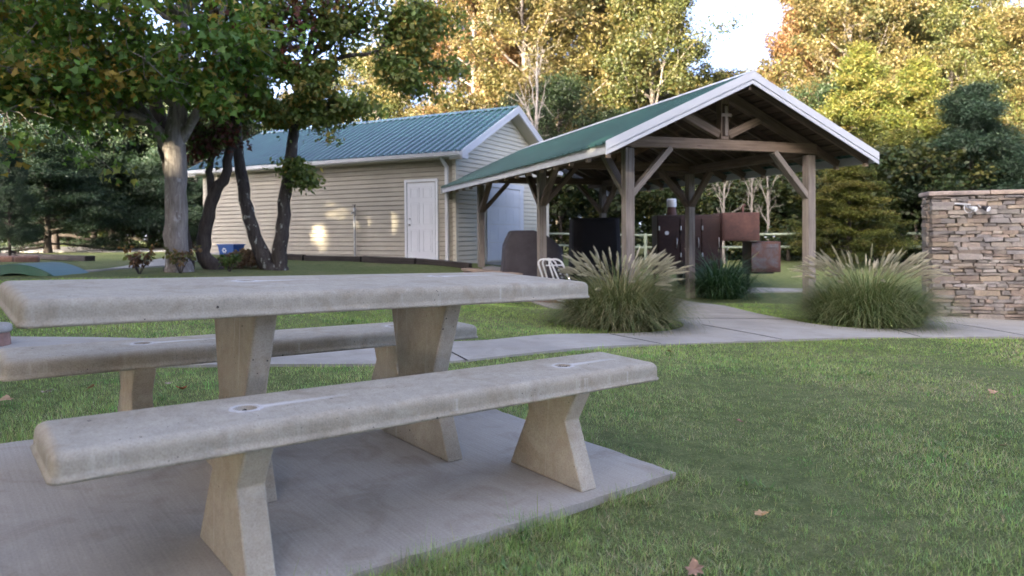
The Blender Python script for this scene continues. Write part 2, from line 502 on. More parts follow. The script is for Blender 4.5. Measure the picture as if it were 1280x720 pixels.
for k, (p, q) in enumerate((((-.35, 5.45), (-.72, 6.27)), ((1.45, 6.93), (1.05, 7.62)), ((2.9, 7.62), (2.35, 8.75)), ((4.75, 8.25), (4.8, 8.98)), ((6.3, 8.62), (6.05, 10.9)), ((-2.2, 4.99), (-2.35, 5.97)), ((2.15, 9.4), (3.84, 9.75)))):
    p, q = Vector(p), Vector(q); d = (q - p).normalized(); n = Vector((-d.y, d.x)) * .008
    drape('path_joint', [tuple(p - n), tuple(q - n), tuple(q + n), tuple(p + n)], .0235, M['hole_dark'], .3, .002)
# ------------------------------------------------------------------ picnic set
AX = Vector((CT, ST_, TA)).normalized(); BX = Vector((-ST_, CT, TB)); BX = (BX - AX * BX.dot(AX)).normalized(); ZX = AX.cross(BX)
TROT = Matrix((AX, BX, ZX)).transposed()
TEUL = TROT.to_euler()
def tw(a, b, z=0):
    return Vector((TX, TY, 0)) + AX * a + BX * b + ZX * z

# slab
def build_pad():
    mb = MB()
    x0, x1, y0, y1 = -1.40, 1.105, -.925, 1.02
    nx, ny = 40, 30
    bm = bmesh.new()
    rows = []
    for j in range(ny + 1):
        rows.append([bm.verts.new((x0 + (x1 - x0) * i / nx, y0 + (y1 - y0) * j / ny, .0)) for i in range(nx + 1)])
    for j in range(ny):
        for i in range(nx):
            bm.faces.new((rows[j][i], rows[j][i + 1], rows[j + 1][i + 1], rows[j + 1][i]))
    r = random.Random(3)
    for v in bm.verts:   # chipped, uneven edge
        e = min(v.co.x - x0, x1 - v.co.x, v.co.y - y0, y1 - v.co.y)
        if e < 1e-4:
            v.co.x += r.uniform(-.003, .003); v.co.y += r.uniform(-.003, .003); v.co.z -= r.uniform(.0, .004)
    bed = [e for e in bm.edges if len(e.link_faces) == 1]
    ex = bmesh.ops.extrude_edge_only(bm, edges=bed)
    for v in ex['geom']:
        if isinstance(v, bmesh.types.BMVert): v.co.z -= .11
    bmesh.ops.recalc_face_normals(bm, faces=bm.faces[:])
    me = bpy.data.meshes.new('concrete_pad'); bm.to_mesh(me); bm.free()
    me.materials.append(M['pad_concrete'])
    o = link(bpy.data.objects.new('concrete_pad', me)); o.location = (TX, TY, 0); o.rotation_euler = TEUL
    tag(o, kind='structure')
build_pad()
PAD = [tuple(tw(a, b))[:2] for a, b in ((-1.40, -.925), (1.105, -.925), (1.105, 1.02), (-1.40, 1.02))]

def slab_top(name, L, W, z0, z1, holes, parent, seed, rtop=.029, rc=.024):
    """cast top: rounded upper edge, crisp lower edge, real anchor pockets"""
    rings = [(.004, z0), (0., z0 + .004), (.0005, z0 + .011), (.006, z0 + .015), (.006, z0 + (z1 - z0) * .35), (.007, z1 - rtop)]
    for k in range(1, 7):
        a = k / 6 * math.pi / 2
        rings.append((.007 + rtop * (1 - math.cos(a)), z1 - rtop + rtop * math.sin(a)))
    rr = random.Random(seed)
    bm = bmesh.new(); prev = None; first = None
    NS, NC = 26, 6
    def outline(ins):
        l, w = L / 2 - ins, W / 2 - ins; r = max(rc - ins * .4, .012); P = []
        cs = [(l - r, -w + r, -90), (l - r, w - r, 0), (-l + r, w - r, 90), (-l + r, -w + r, 180)]
        for ci, (cx, cy, a0) in enumerate(cs):
            for k in range(NC + 1):
                a = R(a0 + 90 * k / NC); P.append((cx + r * math.cos(a), cy + r * math.sin(a)))
            nx = cs[(ci + 1) % 4]; a1 = R(nx[2]); q = (nx[0] + r * math.cos(a1), nx[1] + r * math.sin(a1)); p = P[-1]
            ns = NS if ci in (1, 3) else 6
            for k in range(1, ns): P.append((p[0] + (q[0] - p[0]) * k / ns, p[1] + (q[1] - p[1]) * k / ns))
        return P
    jit = None
    for ri, (ins, z) in enumerate(rings):
        P = [(x - .018, y) for x, y in outline(ins)]
        if jit is None:
            jit = [rr.uniform(-.0022, .0022) for _ in P]
        ring = [bm.verts.new((x, y, z + (jit[i] * .8 if ri == 1 else 0))) for i, (x, y) in enumerate(P)]
        if prev:
            n = len(ring)
            for k in range(n): bm.faces.new((prev[k], prev[(k + 1) % n], ring[(k + 1) % n], ring[k]))
        else: first = ring
        prev = ring
    bm.faces.new(prev); bm.faces.new(first[::-1])
    bmesh.ops.recalc_face_normals(bm, faces=bm.faces[:])
    if bm.calc_volume(signed=True) < 0: bmesh.ops.reverse_faces(bm, faces=bm.faces[:])
    me = bpy.data.meshes.new(name); bm.to_mesh(me); bm.free()
    me.polygons.foreach_set('use_smooth', [len(p.vertices) == 4 for p in me.polygons])
    o = bpy.data.objects.new(name, me); COL.objects.link(o)
    b2 = bmesh.new()
    for (hx, hy) in holes:
        bmesh.ops.create_cone(b2, cap_ends=True, segments=28, radius1=.030, radius2=.035, depth=.1, matrix=Matrix.Translation((hx, hy, z1 + .003)))
    bmesh.ops.recalc_face_normals(b2, faces=b2.faces[:])
    if b2.calc_volume(signed=True) < 0: bmesh.ops.reverse_faces(b2, faces=b2.faces[:])
    m2 = bpy.data.meshes.new('tmp'); b2.to_mesh(m2); b2.free()
    c = bpy.data.objects.new('tmp', m2); COL.objects.link(c); cuts = [c]
    md = o.modifiers.new('b', 'BOOLEAN'); md.operation = 'DIFFERENCE'; md.object = c; md.solver = 'EXACT'
    dg = bpy.context.evaluated_depsgraph_get()
    me2 = bpy.data.meshes.new_from_object(o.evaluated_get(dg))
    bpy.data.objects.remove(o)
    for c in cuts: bpy.data.objects.remove(c)
    me2.name = name
    me2.materials.clear(); me2.materials.append(concrete_cast('cast_concrete_%d' % seed, holes))
    o = link(bpy.data.objects.new(name, me2), parent)
    sm = [False] * len(me2.polygons)
    for p in me2.polygons: sm[p.index] = len(p.vertices) == 4 and abs(p.normal.z) < .995
    me2.polygons.foreach_set('use_smooth', sm)
    for (hx, hy) in holes:
        # limewashed ring left by the grout and grit fill, coloured dark to stand for the pocket's shade
        mb = MB(); n = 30; V = []; rg = random.Random(int(hx * 1000) + seed)
        for k in range(n):
            a = 2 * math.pi * k / n
            for q, zz in ((.0335, .0005), (.0345, .0022), (.040 + rg.uniform(-.003, .005), .0018), (.045 + rg.uniform(-.004, .006), .0004)):
                V.append((hx + q * math.cos(a) * 1.1, hy + q * math.sin(a), z1 + zz))
        F = []
        for k in range(n):
            k2 = (k + 1) % n
            for q in range(3): F.append((k * 4 + q, k * 4 + q + 1, k2 * 4 + q + 1, k2 * 4 + q))
        mb.add(V, F)
        ring = mb.build('anchor_ring', M['lime_white'], parent, recalc=False)
        g = MB(); g.tube([(hx, hy, z1 - .05), (hx, hy, z1 - .017), (hx, hy, z1 - .014)], [.0315, .0315, .018], 18)
        for k in range(34):
            a = rg.uniform(0, 6.28); q = .027 * math.sqrt(rg.random())
            s_ = rg.uniform(.004, .010)
            g.box((hx + q * math.cos(a), hy + q * math.sin(a), z1 - .014 + rg.uniform(-.004, .006)), (s_, s_ * .8, s_ * .7), Matrix.Rotation(rg.uniform(0, 3), 3, 'Z') @ Matrix.Rotation(rg.uniform(0, 1), 3, 'X'))
        g.build('grit', M['grit'], ring)
    return o

def ped_leg(mb, a0, a1, prof):
    """hourglass panel; prof = list of (b, z) for front side top->bottom; mirrored"""
    poly = prof + [(-b, z) for b, z in prof[::-1]]
    P = [(a0, b, z) for b, z in poly]
    mb.prism(P, (a1 - a0, 0, 0))

table = thing('picnic_table', 'heavy cast concrete picnic table with two hourglass legs, between its two benches', 'picnic table', (TX, TY, 0), TEUL)
slab_top('tabletop', 2.29, .75, .685, .765, [(-.37, .105), (.575, .135)], table, 5)
for s in (-1, 1):
    m = MB(); a0 = .37 if s > 0 else -.452
    ped_leg(m, a0, a0 + .082, [(-.245, .683), (-.140, .315), (-.29, .001)])
    m.build('leg', M['cast_concrete'], table, bevel=.007)
def bench(b, label, holes, seed):
    p = tw(0, b)
    r = thing('concrete_bench', label, 'bench', p, TEUL, 'cast concrete benches of the picnic table')
    slab_top('seat', 2.24, .362, .374, .45, holes, r, seed, .028)
    for s in (-1, 1):
        m = MB(); a0 = .598 if s > 0 else -.682
        ped_leg(m, a0, a0 + .084, [(-.168, .372), (-.108, .252), (-.218, .001)])
        m.build('leg', M['cast_concrete'], r, bevel=.006)
    return r
bench(-.648, 'near concrete bench in front of the table, whole seat and both hourglass legs in view', [(-.622, 0.0), (.675, -.008)], 21)
bench(.655, 'far concrete bench, half hidden behind the concrete table and its legs', [(-.615, .02), (.64, .0)], 33)

# ------------------------------------------------------------------ pavilion
def pavilion():
    r = thing('picnic_pavilion', 'open timber pavilion with green metal gable roof and white trim', 'pavilion', (PX, PY, 0), (0, 0, PT))
    HW, LN, ZE, ZR = 2.3825, 9.2, 2.2034, 3.308
    sl = (ZR - ZE) / HW; ang = math.atan(sl); ca, sa = math.cos(ang), math.sin(ang)
    def zr(a): return ZR - abs(a) * sl
    # metal sheets, ribbed
    for s in (-1, 1):
        mb = MB(); prof = []; b = -.015; pitch = .2286
        k = 0
        while b < LN + .01:
            prof += [(b, 0), (b + .012, .036), (b + .038, .036), (b + .050, 0), (b + .115, .0), (b + .12, .010), (b + .14, .010), (b + .145, 0)]
            b += pitch
        prof = [(x, z) for x, z in prof if x < LN + .012]
        V = []; F = []; ns = 10
        rg = random.Random(4 + s)
        for j in range(ns + 1):
            u = j / ns; aa = u * (HW + .035)
            for (x, z) in prof:
                sag = -.012 * math.sin(math.pi * x / LN)
                V.append((s * (aa + z * sa), x, ZR + .002 - aa * sl + z * ca + sag))
        n = len(prof)
        for j in range(ns):
            for k in range(n - 1):
                F.append((j * n + k, j * n + k + 1, (j + 1) * n + k + 1, (j + 1) * n + k))
        m0 = len(V)
        # underside sheet gives it thickness
        V2 = [(x, y, z - .004) for x, y, z in V]
        V = V + V2
        F = F + [tuple(m0 + q for q in f[::-1]) for f in F]
        for k in range(n - 1): F.append((ns * n + k, ns * n + k + 1, m0 + ns * n + k + 1, m0 + ns * n + k))
        mb.add(V, F); mb.build('roof_sheet', M['green_roof_metal'], r, recalc=False)
        # screw-free eave trim under the sheet edge
        mb = MB(); mb.box((s * (HW - .012), LN / 2, ZE - .075), (.022, LN - .03, .135)); mb.build('eave_trim', M['white_metal'], r, bevel=.003)
        # decking under the sheets
        mb = MB()
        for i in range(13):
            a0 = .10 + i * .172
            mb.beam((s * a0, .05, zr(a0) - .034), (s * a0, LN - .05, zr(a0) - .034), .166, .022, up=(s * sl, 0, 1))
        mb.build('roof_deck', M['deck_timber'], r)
        # rake trims: broad upper face, groove, lower lip
        for b, dirb in ((-.03, -1), (LN + .03, 1)):
            mb = MB()
            def strip(zt, zb, y0, y1):
                P = [(0, y0, ZR + zt), (s * (HW + .03), y0, ZR + zt - (HW + .03) * sl), (s * (HW + .03), y0, ZR + zb - (HW + .03) * sl), (0, y0, ZR + zb)]
                mb.prism(P, (0, y1 - y0, 0))
            strip(.035, -.085, b - .018, b + .0); strip(-.088, -.102, b - .006, b + .012); strip(-.105, -.155, b - .014, b + .004)
            mb.build('rake_trim', M['white_metal'], r, bevel=.002)
    mb = MB()
    for s in (-1, 1):
        P = [(0, -.05, ZR + .045), (s * .15, -.05, ZR + .045 - .15 * sl), (s * .15, -.05, ZR + .036 - .15 * sl), (0, -.05, ZR + .036)]
        mb.prism(P, (0, LN + .1, 0))
    mb.build('ridge_cap', M['white_metal'], r)
    rows = (.68, 4.1, 8.1); PA = 1.68
    gy = M['grey_timber']; br = M['brown_timber']
    rg = random.Random(8)
    for b in rows:
        for s in (-1, 1):
            x, y = pav(s * PA, b); z0 = gz(x, y) - .05
            mb = MB(); t = rg.uniform(.85, 1.1); tt = (t, t, t)
            mb.beam((s * PA, b, z0), (s * PA, b, 2.235 if b < 1 else 2.2), .146, .146, up=(0, 1, 0), tint=tt)
            mb.build('post', gy, r, bevel=.006)
            # base pedestal for the buried posts is brick on the left middle one
    for s in (-1, 1):
        mb = MB(); mb.beam((s * PA, .77, 2.29), (s * PA, LN - .35, 2.29), .12, .16); mb.build('eave_beam', br, r, bevel=.006)
    for b in rows:
        w = gy if b < 1 else br
        mb = MB(); t = 1.0 if b < 1 else .9
        warm = (.98, .84, .72)
        mb.beam((-1.80, b, 2.34), (1.80, b, 2.34), .12, .16, tint=warm if b < 1 else (t, t * .96, t * .9)); mb.build('tie_beam', w, r, bevel=.006)
        mb = MB(); mb.beam((0, b, 2.425), (0, b, 3.10), .12, .15, up=(1, 0, 0), tint=warm)
        kp = mb.build('king_post', w, r, bevel=.005)
        for s in (-1, 1):
            mb = MB(); mb.beam((s * 1.86, b, zr(1.86) - .155), (s * .05, b, zr(.05) - .155), .11, .15, up=(0, 0, 1)); mb.build('top_chord', br, r, bevel=.005)
            mb = MB(); mb.beam((s * .085, b, 2.50), (s * .70, b, zr(.70) - .21), .10, .125, tint=warm); mb.build('strut', w, r, bevel=.005)
            mb = MB(); mb.beam((s * 1.63, b, 1.55), (s * .96, b, 2.265), .085, .13, up=(0, 1, 0)); mb.build('knee_brace', w, r, bevel=.005)
            if b < 1:
                pass
        if b < 1:
            mb = MB(); mb.box((0, b - .066, 2.72), (.105, .008, .50)); mb.build('cross_backing', M['deck_timber'], kp)
            mb = MB(); mb.box((.012, b - .077, 2.71), (.05, .014, .46), None, (1.5, 1.45, 1.4)); mb.box((.012, b - .0775, 2.80), (.19, .016, .05), None, (1.5, 1.45, 1.4)); mb.build('cross', M['grey_timber'], kp, bevel=.003)
    for s in (-1, 1):
        for b in rows:
            for d in (-1, 1):
                if (b < 1 and d < 0) or (b > 8 and d > 0): continue
                mb = MB(); mb.beam((s * PA, b + d * .06, 1.55), (s * PA, b + d * .74, 2.215), .085, .12, up=(1, 0, 0)); mb.build('knee_brace', M['brown_timber'] if b > 1 else gy, r, bevel=.005)
    b = .12
    while b < LN - .05:
        for s in (-1, 1):
            mb = MB(); mb.beam((s * .03, b, zr(.03) - .11), (s * 2.34, b, zr(2.34) - .115), .042, .12, tint=(1, 1, 1))
            mb.build('rafter', br, r)
            mb = MB(); mb.box((s * 2.30, b, zr(2.30) - .2), (.07, .06, .055)); mb.build('rafter_block', M['light_timber'], r, bevel=.004)
        b += .61
    mb = MB(); mb.beam((0, .02, ZR - .16), (0, LN - .02, ZR - .16), .045, .15); mb.build('ridge_board', br, r, bevel=.004)
    return r
pavilion()

# ------------------------------------------------------------------ shed
SX, SY, SA = -1.44, 18.201, -.487
SL, SW, SZB, SZE, SZR, SOH, SOG = 9.481, 5.608, .228, 3.092, 4.656, .275, .383
def shed_w(a, b):
    return (SX + a * math.cos(SA) - b * math.sin(SA), SY + a * math.sin(SA) + b * math.cos(SA))
def shed():
    r = thing('storage_shed', 'beige clapboard shed with teal metal roof, white side door and garage door', 'shed', (SX, SY, SZB), (0, 0, SA))
    H = SZE - SZB; ZR = SZR - SZB; half = SW / 2; sl = (ZR - H) / (half + SOH); wallh = H - .12
    ang = math.atan(sl); ca, sa = math.cos(ang), math.sin(ang)
    step = .122
    def siding(pt, n, w0, w1, name, mat, clip=None):
        mb = MB(); z = -.02
        top = wallh if clip is None else ZR - .12
        while z < top:
            z1 = min(z + step, top)
            l0, r0 = (w0, w1) if clip is None else clip(z); l1, r1 = (w0, w1) if clip is None else clip(z1)
            if r0 - l0 < .05: break
            o = .028; zm = z + (z1 - z) * .78; lm, rm = l0 + (l1 - l0) * .78, r0 + (r1 - r0) * .78
            V = [pt(l0, z) + n * o, pt(r0, z) + n * o, pt(rm, zm) + n * .014, pt(lm, zm) + n * .014, pt(r1, z1) + n * -.004, pt(l1, z1) + n * -.004, pt(l0, z) + n * -.004, pt(r0, z) + n * -.004]
            mb.add(V, [(0, 1, 2, 3), (3, 2, 4, 5), (6, 7, 1, 0)])
            z = z1
        return mb.build(name, mat, r, recalc=False)
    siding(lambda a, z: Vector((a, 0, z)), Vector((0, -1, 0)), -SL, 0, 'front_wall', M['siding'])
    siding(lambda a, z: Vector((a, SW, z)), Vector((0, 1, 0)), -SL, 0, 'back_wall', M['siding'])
    def clip(z):
        if z <= wallh: return (0, SW)
        t = (ZR - .1 - z) / sl
        return (half - t, half + t) if t < half else (0, SW)
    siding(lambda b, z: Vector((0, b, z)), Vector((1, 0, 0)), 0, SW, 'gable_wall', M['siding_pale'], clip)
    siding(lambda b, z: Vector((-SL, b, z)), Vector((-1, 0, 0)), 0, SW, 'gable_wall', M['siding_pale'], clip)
    mb = MB(); mb.box((-SL / 2, half, -.18), (SL - .03, SW - .03, .34)); mb.build('foundation', M['path_concrete'], r)
    for (a, b) in ((0, 0), (0, SW), (-SL, 0), (-SL, SW)):
        mb = MB(); sx = 1 if a == 0 else -1; sy = -1 if b == 0 else 1
        mb.box((a + sx * .012, b - sy * .03, wallh / 2), (.026, .10, wallh)); mb.box((a - sx * .03, b + sy * .012, wallh / 2), (.10, .026, wallh))
        mb.build('corner_trim', M['siding_pale'], r, bevel=.004)
    x0, x1 = -SL - SOG, SOG
    for s in (-1, 1):
        mb = MB(); prof = []; x = x0; p = .2286
        while x < x1:
            prof += [(x, 0), (x + .016, .05), (x + .05, .05), (x + .066, 0), (x + .12, .0), (x + .128, .014), (x + .15, .014), (x + .158, 0)]
            x += p
        prof = [(q, z) for q, z in prof if q <= x1] + [(x1, 0)]
        V = []; F = []; n = len(prof); W = half + SOH + .03; ns = 6
        for j in range(ns + 1):
            d = W * j / ns
            for q, z in prof: V.append((q, half + s * (d + z * sa), ZR - d * sl + z * ca))
        for j in range(ns):
            for k in range(n - 1): F.append((j * n + k, j * n + k + 1, (j + 1) * n + k + 1, (j + 1) * n + k))
        m0 = len(V); V += [(q, b, z - .005) for q, b, z in V]; F += [tuple(m0 + i for i in f[::-1]) for f in F]
        mb.add(V, F); mb.build('roof_sheet', M['teal_roof_metal'], r, recalc=False)
        # soffit and eave fascia
        be = half + s * (half + SOH)
        mb = MB(); mb.box(((x0 + x1) / 2, half + s * (half + SOH / 2), H - .155), (x1 - x0 - .02, SOH, .02)); mb.build('soffit', M['siding_pale'], r)
        # gutter: U channel
        mb = MB()
        g = [(0, .0), (0, -.10), (.03, -.125), (.085, -.125), (.115, -.09), (.125, .0), (.118, .0), (.108, -.085), (.08, -.117), (.033, -.117), (.008, -.097), (.008, 0)]
        P = [(x0 + .01, be + s * q, H - .02 + z) for q, z in g]
        mb.prism(P, (x1 - x0 - .02, 0, 0)); mb.build('gutter', M['white_metal'], r)
        mb = MB(); mb.box(((x0 + x1) / 2, be - s * .012, H - .085), (x1 - x0 - .03, .022, .14)); mb.build('eave_fascia', M['white_metal'], r)
        for xx, d in ((x1, 1), (x0, -1)):
            mb = MB()
            W = half + SOH + .04
            P = [(xx, half, ZR + .03), (xx, half + s * W, ZR + .03 - W * sl), (xx, half + s * W, ZR - .20 - W * sl + .02), (xx, half, ZR - .18)]
            mb.prism(P, (d * .022, 0, 0))
            P = [(xx + d * .022, half, ZR + .036), (xx + d * .022, half + s * W, ZR + .036 - W * sl), (xx + d * .022, half + s * W, ZR - .045 - W * sl), (xx + d * .022, half, ZR - .045)]
            mb.prism(P, (d * .012, 0, 0))
            mb.build('rake_board', M['white_metal'], r, bevel=.003)
            mb = MB()
            P = [(xx - d * .002, half, ZR - .19), (xx - d * .002, half + s * (W - .02), ZR - .19 - (W - .02) * sl), (xx - d * .002, half + s * (W - .02), ZR - .205 - (W - .02) * sl), (xx - d * .002, half, ZR - .205)]
            mb.prism(P, (-d * (SOG - .02), 0, 0)); mb.build('rake_soffit', M['siding_pale'], r)
            # boxed eave return
            mb = MB(); mb.box((xx - d * SOG / 2 + d * .01, half + s * (half + SOH / 2 + .02), H - .11), (SOG, SOH + .04, .16)); mb.build('eave_return', M['white_metal'], r, bevel=.004)
    mb = MB()
    for s in (-1, 1):
        P = [(x0 - .02, half, ZR + .05), (x0 - .02, half + s * .16, ZR + .05 - .16 * sl), (x0 - .02, half + s * .16, ZR + .04 - .16 * sl), (x0 - .02, half, ZR + .04)]
        mb.prism(P, (x1 - x0 + .04, 0, 0))
    mb.build('ridge_cap', M['teal_roof_metal'], r)
    # side door, six panels
    dx0, dx1, dz0, dz1 = -1.50, -.60, .10, 2.13
    mb = MB()
    mb.box((dx0 - .045, -.025, (dz0 + dz1) / 2 + .02), (.07, .05, dz1 - dz0 + .04)); mb.box((dx1 + .045, -.025, (dz0 + dz1) / 2 + .02), (.07, .05, dz1 - dz0 + .04))
    mb.box(((dx0 + dx1) / 2, -.026, dz1 + .055), (dx1 - dx0 + .16, .052, .07)); mb.box(((dx0 + dx1) / 2, -.035, dz0 - .03), (dx1 - dx0 + .16, .07, .04))
    frame = mb.build('door_frame', M['white_paint'], r, bevel=.004)
    mb = MB(); cx = (dx0 + dx1) / 2; w = dx1 - dx0 - .012
    mb.box((cx, -.022, (dz0 + dz1) / 2), (w, .036, dz1 - dz0 - .01))
    dz = dz0
    for (z0, z1) in ((.20, .78), (.92, 1.50), (1.62, 1.90)):
        for sx in (-1, 1):
            x = cx + sx * .20; ww = .27; zc = dz0 + (z0 + z1) / 2; hh = z1 - z0
            for (ox, oz, bw, bh) in ((0, hh / 2, ww, .022), (0, -hh / 2, ww, .022), (-ww / 2, 0, .022, hh), (ww / 2, 0, .022, hh)):
                mb.box((x + ox, -.043, zc + oz), (bw, .010, bh))
            mb.box((x, -.042, zc), (ww - .09, .008, hh - .09))
    door = mb.build('door', M['white_paint'], r, bevel=.003)
    mb = MB(); mb.tube([(dx0 + .08, -.04, dz0 + .92), (dx0 + .08, -.075, dz0 + .92), (dx0 + .08, -.085, dz0 + .92), (dx0 + .08, -.11, dz0 + .92), (dx0 + .08, -.118, dz0 + .92)], [.028, .012, .026, .026, .015], 12)
    mb.build('door_knob', M['steel'], door, smooth=True)
    mb = MB(); mb.tube([(dx0 + .08, -.04, dz0 + 1.08), (dx0 + .08, -.062, dz0 + 1.08)], [.028, .024], 12); mb.build('deadbolt', M['steel'], door, smooth=True)
    # downspout
    mb = MB(); dxs = -.22
    mb.box((dxs, -.075, 1.30), (.085, .06, 2.45)); mb.beam((dxs, -.08, 2.50), (dxs - .02, -.30, 2.72), .085, .06); mb.box((dxs - .02, -.31, 2.78), (.09, .08, .16)); mb.beam((dxs, -.08, .09), (dxs, -.32, -.02), .085, .06)
    mb.build('downspout', M['white_metal'], r, bevel=.006)
    # garage door on the gable end
    g0, g1, gz0, gz1 = 1.66, 3.50, .02, 2.06
    mb = MB()
    nsec = 4
    for k in range(nsec):
        z0 = gz0 + (gz1 - gz0) * k / nsec; z1 = gz0 + (gz1 - gz0) * (k + 1) / nsec
        mb.box((.03, (g0 + g1) / 2, (z0 + z1) / 2), (.03, g1 - g0, z1 - z0 - .008))
        for q in range(4):
            yy = g0 + (g1 - g0) * (q + .5) / 4
            mb.box((.047, yy, (z0 + z1) / 2), (.008, (g1 - g0) / 4 - .09, (z1 - z0) - .16))
    mb.build('garage_door', M['white_paint'], r, bevel=.003)
    mb = MB()
    for y in (g0 - .07, g1 + .12): mb.box((.034, y, (gz0 + gz1) / 2 + .04), (.05, .13 if y < g0 else .24, gz1 - gz0 + .1))
    mb.box((.036, (g0 + g1) / 2 + .05, gz1 + .09), (.052, g1 - g0 + .46, .14)); mb.build('garage_frame', M['white_paint'], r, bevel=.004)
    return r
shed()

# standpipe against the shed wall
x, y = shed_w(-3.26, -.09)
sp = thing('standpipe', 'thin grey standpipe with tap rising against the beige shed wall', 'pipe', (x, y, SZB - .02), (0, 0, SA))
mb = MB(); mb.tube([(0, 0, -.1), (0, 0, .5), (0, 0, 1.0), (0, 0, 1.35)], .021, 10); mb.tube([(0, 0, 0), (0, 0, .08)], .04, 10); mb.build('pipe', M['galvanised'], sp, smooth=True)
mb = MB(); mb.tube([(0, 0, 1.33), (0, 0, 1.55)], .03, 10); mb.tube([(0, 0, 1.40), (0, -.10, 1.40), (0, -.13, 1.36)], .016, 8); mb.build('tap', M['galvanised'], sp, smooth=True)
mb = MB(); mb.box((.0, -.02, 1.62), (.10, .03, .02)); mb.box((0, 0, 1.585), (.02, .02, .07)); mb.build('handle', M['dark_metal'], sp, bevel=.003)

# blue recycling bin
x, y = -8.15, 20.55
bn = thing('recycling_bin', 'blue plastic recycling bin with white emblem at the shed wall', 'bin', (x, y, gz(x, y) - .01), (0, 0, SA + .1))
bm_ = MB()
def bin_shell(mb, w0, d0, w1, d1, h, t):
    P = []
    for (w, d, z) in ((w0, d0, 0), (w1, d1, h), (w1 - t, d1 - t, h), (w0 - t, d0 - t, t)):
        P += [(-w, -d, z), (w, -d, z), (w, d, z), (-w, d, z)]
    F = [(3, 2, 1, 0), (12, 13, 14, 15)]
    for j in range(3):
        for k in range(4): F.append((j * 4 + k, j * 4 + (k + 1) % 4, (j + 1) * 4 + (k + 1) % 4, (j + 1) * 4 + k))
    mb.add(P, F)
bin_shell(bm_, .25, .17, .305, .22, .36, .02); bm_.build('tub', M['blue_plastic'], bn, bevel=.008)
mb = MB()
for (cx, cy, sx, sy) in ((0, -.222, .65, .03), (0, .222, .65, .03), (-.31, 0, .03, .42), (.31, 0, .03, .42)): mb.box((cx, cy, .355), (sx, sy, .028))
mb.build('rim', M['blue_plastic'], bn, bevel=.008)
mb = MB()   # three chasing arrows, flat print
for k in range(3):
    a = R(90 + 120 * k)
    def rp(u, v):
        ax, az = u * math.cos(a) - v * math.sin(a), u * math.sin(a) + v * math.cos(a)
        z = .19 + az; return (-.06 + ax, -.17 - .05 * z / .36 - .006, z)
    mb.add([rp(.035, -.055), rp(.06, -.055), rp(.06, .02), rp(.035, .02)], [(0, 1, 2, 3)])
    mb.add([rp(.022, .02), rp(.075, .02), rp(.048, .055)], [(0, 1, 2)])
mb.build('recycling_emblem', M['white_mark'], bn, recalc=False)

# ------------------------------------------------------------------ stone wall and floodlight
def stone_wall():
    x0, y0 = 6.76, 11.42; ang = -.27
    z0 = gz(7.5, 11.6) - .05
    LNG, HT, TK = 4.6, 2.03, .46
    r = thing('stone_wall', 'free standing wall of stacked brown ledge stone with flat capstones', 'wall', (x0, y0, z0), (0, 0, ang))
    mb = MB(); mb.box((LNG / 2, TK / 2 + .02, HT / 2), (LNG - .08, TK - .06, HT - .02)); mb.build('core', M['stone_core'], r)
    rg = random.Random(12); mb = MB()
    pal = [(0.248, 0.211, 0.175), (0.224, 0.197, 0.171), (0.208, 0.191, 0.171), (0.268, 0.246, 0.213), (0.241, 0.225, 0.208), (0.221, 0.214, 0.21), (0.278, 0.239, 0.184), (0.174, 0.166, 0.157), (0.244, 0.204, 0.171), (0.271, 0.26, 0.24), (0.235, 0.221, 0.21)]
    def st(c, size, ax):
        t = rg.choice(pal); k = rg.uniform(.8, 1.15); t = tuple(q * k for q in t)
        hx, hy, hz = size[0] / 2, size[1] / 2, size[2] / 2
        # irregular 8-corner block with pillowed face
        P = []
        for sx in (-1, 1):
            for sy in (-1, 1):
                for sz in (-1, 1):
                    P.append(Vector((c[0] + sx * hx + rg.uniform(-.018, .014), c[1] + sy * hy + rg.uniform(-.016, .010), c[2] + sz * hz + rg.uniform(-.011, .009))))
        F = [(0, 1, 3, 2), (4, 6, 7, 5), (0, 4, 5, 1), (2, 3, 7, 6), (0, 2, 6, 4), (1, 5, 7, 3)]
        mb.add(P, F, None, t)
    for face in (0, 1):
        z = .0
        while z < HT - .03:
            h = rg.choice([.04, .05, .055, .06, .07, .08, .09]); h = min(h, HT - z)
            x = -.01
            while x < LNG:
                w = rg.uniform(.10, .38) * (1 if h > .06 else .85)
                if x + w > LNG - .1: w = LNG - x
                pr = rg.uniform(-.02, .03); cy = (.02 - pr) if face == 0 else (TK - .02 + pr)
                hh = h - .004
                if h > .085 and rg.random() < .35:
                    st((x + w / 2, cy, z + h * .25), (w - .008, .16, h * .5 - .006), 0); st((x + w / 2, cy + rg.uniform(-.01, .01), z + h * .75), (w - .01, .16, h * .5 - .006), 0)
                else: st((x + w / 2, cy, z + h / 2), (w - .009, .16, hh), 0)
                x += w
            # left end stone
            st((.06 + rg.uniform(-.02, .02), TK / 2, z + h / 2), (.17, TK * .5, h - .008), 1)
            z += h
    mb.build('stone_courses', M['ledge_stone'], r, bevel=.013)
    x = -.06
    while x < LNG:
        w = rg.uniform(.7, 1.1); c = MB(); t = rg.choice([(.33, .28, .24), (.36, .30, .25), (.30, .26, .235)])
        c.box((x + w / 2, TK / 2, HT + .035 + rg.uniform(-.004, .004)), (w - .012, TK + .14, .07), None, t)
        c.build('capstone', M['ledge_stone'], r, bevel=.015)
        x += w
    return r, (x0, y0, z0, ang)
sw, (wx, wy, wz, wa) = stone_wall()
